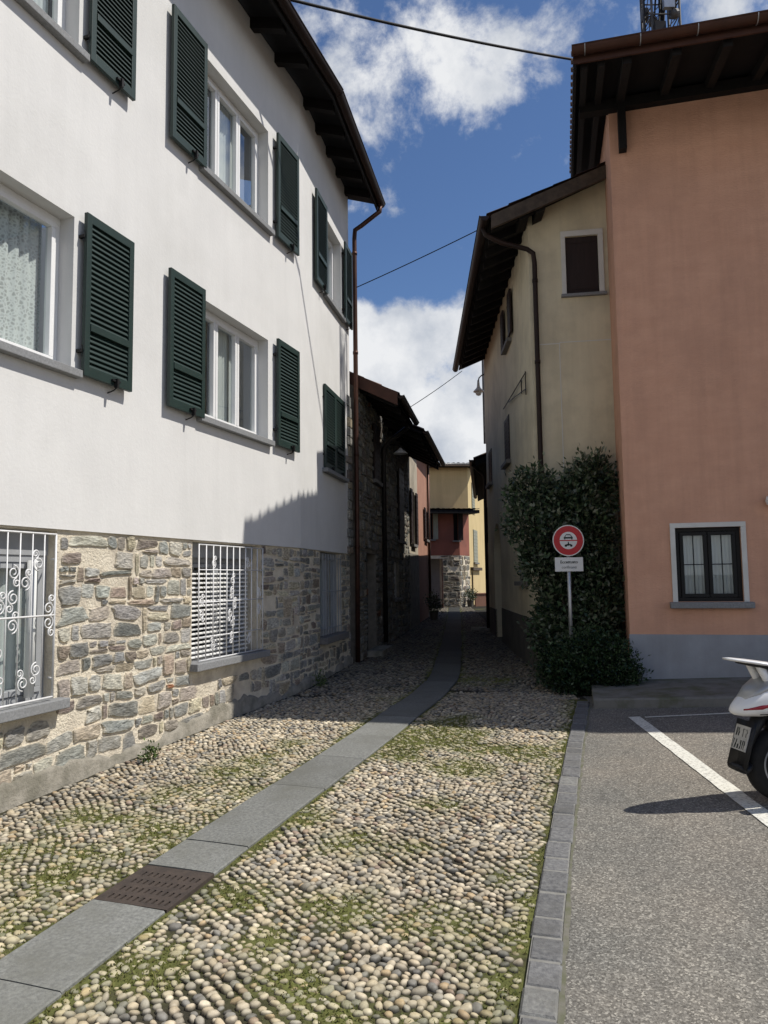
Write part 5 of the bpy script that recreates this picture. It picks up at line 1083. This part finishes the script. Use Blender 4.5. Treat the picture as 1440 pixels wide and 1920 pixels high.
for k in range(22):
    z_ = MZ + 1.55 + rm.uniform(0, 3.0); sgn = rm.choice((-1, 1)); x0 = MX + sgn * (hw + rm.uniform(-.02, .05)); y0 = MY - rm.uniform(-.1, .3); q = MB()
    t_ = k % 3
    if t_ == 0: q.box(x0 - .05, x0 + .05, y0 - .05, y0 + .05, z_, z_ + rm.uniform(.18, .35)); q.tube([(x0, y0, z_ + .1), (MX + sgn * hw, MY - hw, z_ + .1)], .012, 6)
    elif t_ == 1: q.lathe([(.02, .07), (.07, .05), (.085, 0), (.07, -.05), (.02, -.07)], Matrix.Translation((x0 - sgn * .1, y0, z_)) @ Matrix.Rotation(1.2 * sgn, 4, 'Y'), 14); q.tube([(x0 - sgn * .1, y0, z_), (MX + sgn * hw, MY - hw, z_)], .012, 6)
    else: q.tube([(x0 + sgn * .1, y0, z_ - .25), (x0 + sgn * .1, y0, z_ + .45)], .014, 6); q.tube([(x0 + sgn * .1, y0, z_), (MX + sgn * hw, MY - hw, z_)], .012, 6)
    q.build('antenna', M['tower' if k % 2 else 'dark_metal'], mast)
for k in range(4):
    a = rm.uniform(-.15, .15); z_ = MZ + 2.0 + k * .45; q = MB(); q.box(MX + a - .09, MX + a + .09, MY - hw - .10, MY - hw - .02, z_, z_ + .2); q.build('equipment_box', M['steel' if k % 2 else 'dark_metal'], mast)

def cable(label, a, b, sag, r):
    a, b = Vector(a), Vector(b); P = [a.lerp(b, t) - Vector((0, 0, sag * 4 * t * (1 - t))) for t in np.linspace(0, 1, 25)]
    m_ = MB(); m_.tube(P, r, 6); return tag(m_.build('overhead_cable', M['cable'], smooth=True, loc=tuple((a + b) / 2)), label, 'cable')
cable('thick black cable from white house roof to the pink roof corner', (-1.29, 8.3, 8.62), (4.75, 11.81, 10.06), .10, .018)
cable('thin dark wire from the copper downpipe up over the cream gutter', (-.43, 12.72, 6.78), (3.0, 11.2, 7.83), .04, .008)
cable('faint wire ending at the far tip of the cream eave', (-.1, 15.4, 4.85), (2.03, 18.6, 6.90), .05, .008)

# ================================================================== SKY, SUN, CAMERA
SUN_EL, SUN_AZ = 55.0, -3.0           # azimuth measured from +X towards +Y
sx, sy, sz_ = math.cos(R(SUN_AZ)) * math.cos(R(SUN_EL)), math.sin(R(SUN_AZ)) * math.cos(R(SUN_EL)), math.sin(R(SUN_EL))
sun = bpy.data.lights.new('sun', 'SUN'); sun.energy = 5.0; sun.angle = R(.55); sun.color = (1, .95, .87)
so = bpy.data.objects.new('sun', sun); COL.objects.link(so); so.location = (20, 0, 30); so.rotation_euler = Vector((sx, sy, sz_)).to_track_quat('Z', 'Y').to_euler()
w = bpy.data.worlds.new('World'); sc.world = w; w.use_nodes = True; nt = w.node_tree; bg = nt.nodes['Background']; bg.inputs['Strength'].default_value = .073
sky = N(nt, 'ShaderNodeTexSky', sky_type='NISHITA', sun_disc=False, sun_elevation=R(SUN_EL), sun_rotation=R(90 - SUN_AZ), air_density=1.0, dust_density=.1, ozone_density=2.2)
SKYMUL = (1.02, 1.18, 1.42)
mu = N(nt, 'ShaderNodeMix', data_type='RGBA', blend_type='MULTIPLY'); mu.inputs[0].default_value = 1; L(nt, sky.outputs[0], mu.inputs[6]); mu.inputs[7].default_value = rgba(SKYMUL)
tc = N(nt, 'ShaderNodeTexCoord'); 
def math_(op, a, b=None, c=None):
    n = N(nt, 'ShaderNodeMath', operation=op)
    for i, q in enumerate((a, b, c)):
        if q is None: continue
        if isinstance(q, (int, float)): n.inputs[i].default_value = q
        else: L(nt, q, n.inputs[i])
    return n.outputs[0]
def blob(d, r_in, r_out):
    n = N(nt, 'ShaderNodeVectorMath', operation='DOT_PRODUCT'); L(nt, tc.outputs['Generated'], n.inputs[0]); v = Vector(d).normalized(); n.inputs[1].default_value = v
    m = N(nt, 'ShaderNodeMapRange', interpolation_type='SMOOTHSTEP'); m.inputs[1].default_value = math.cos(R(r_out)); m.inputs[2].default_value = math.cos(R(r_in)); L(nt, n.outputs['Value'], m.inputs[0]); return m.outputs[0]
sepv = N(nt, 'ShaderNodeSeparateXYZ'); L(nt, tc.outputs['Generated'], sepv.inputs[0])
den = math_('ADD', sepv.outputs[2], .25); cx_ = N(nt, 'ShaderNodeCombineXYZ'); L(nt, math_('DIVIDE', sepv.outputs[0], den), cx_.inputs[0]); L(nt, math_('DIVIDE', sepv.outputs[1], den), cx_.inputs[1])
n1 = N(nt, 'ShaderNodeTexNoise', i_Scale=5.5, i_Detail=9, i_Roughness=.60); L(nt, tc.outputs['Generated'], n1.inputs['Vector'])
n2 = N(nt, 'ShaderNodeTexNoise', i_Scale=9.5, i_Detail=12, i_Roughness=.64, i_Distortion=.12); L(nt, tc.outputs['Generated'], n2.inputs['Vector'])
low = N(nt, 'ShaderNodeMapRange', interpolation_type='SMOOTHSTEP'); low.inputs[1].default_value = .39; low.inputs[2].default_value = .325; L(nt, sepv.outputs[2], low.inputs[0])
w_low = math_('MULTIPLY', low.outputs[0], 1.22)
acc = math_('ADD', w_low, -.42)
for (d, a, b, wt) in [((-.03, .825, .565), 1, 9.5, .37), ((.045, .82, .575), 1, 7, .20), ((.115, .806, .573), .5, 5, .42), ((.17, .797, .582), .5, 4, .42), ((-.06, .79, .61), 1, 8, .24), ((.06, .78, .63), .5, 4, .1), ((.24, .75, .612), 1, 4, .42), ((.33, .738, .592), 1, 4, .46), ((.66, .54, .52), 6, 24, .80)]:
    acc = math_('ADD', acc, math_('MULTIPLY', blob(d, a, b), wt))
n1c = math_('MULTIPLY_ADD', n1.outputs[0], .7, -.35); n2c = math_('MULTIPLY_ADD', n2.outputs[0], 2.9, -1.45)
dens = math_('ADD', acc, math_('ADD', n1c, n2c))
r = N(nt, 'ShaderNodeMapRange', interpolation_type='SMOOTHSTEP'); r.inputs[1].default_value = -.08; r.inputs[2].default_value = .58; L(nt, dens, r.inputs[0])
shade = N(nt, 'ShaderNodeTexNoise', i_Scale=6.5, i_Detail=7, i_Roughness=.6); mp = N(nt, 'ShaderNodeMapping'); mp.inputs['Location'].default_value = (.3, .1, .07); L(nt, tc.outputs['Generated'], mp.inputs[0]); L(nt, mp.outputs[0], shade.inputs['Vector'])
cr = ramp(nt, [(.34, (6.6, 7.2, 8.2)), (.58, (12.2, 12.3, 12.4))]); L(nt, shade.outputs[0], cr.inputs[0])
mxw = N(nt, 'ShaderNodeMix', data_type='RGBA'); L(nt, math_('MULTIPLY', r.outputs[0], .94), mxw.inputs[0]); L(nt, mu.outputs[2], mxw.inputs[6]); L(nt, cr.outputs[0], mxw.inputs[7]); L(nt, mxw.outputs[2], bg.inputs['Color'])

cam = bpy.data.cameras.new('camera'); co = bpy.data.objects.new('camera', cam); COL.objects.link(co); sc.camera = co
cam.sensor_fit = 'HORIZONTAL'; cam.sensor_width = 36; cam.lens = 35.0; cam.clip_end = 3000; cam.clip_start = .05
pt, rl = R(5.0), .013; rv, fv, uv = Vector((1, 0, 0)), Vector((0, math.cos(pt), math.sin(pt))), Vector((0, -math.sin(pt), math.cos(pt)))
ir = rv * math.cos(rl) - uv * math.sin(rl); iu = rv * math.sin(rl) + uv * math.cos(rl)
co.matrix_world = Matrix(((ir.x, iu.x, -fv.x, 0), (ir.y, iu.y, -fv.y, 0), (ir.z, iu.z, -fv.z, 1.7), (0, 0, 0, 1)))
sc.view_settings.view_transform = 'Standard'; sc.view_settings.look = 'None'; sc.view_settings.exposure = 0; sc.view_settings.gamma = 1
sc.cycles.use_denoising = True; sc.cycles.max_bounces = 8; sc.cycles.diffuse_bounces = 4; sc.cycles.transparent_max_bounces = 12
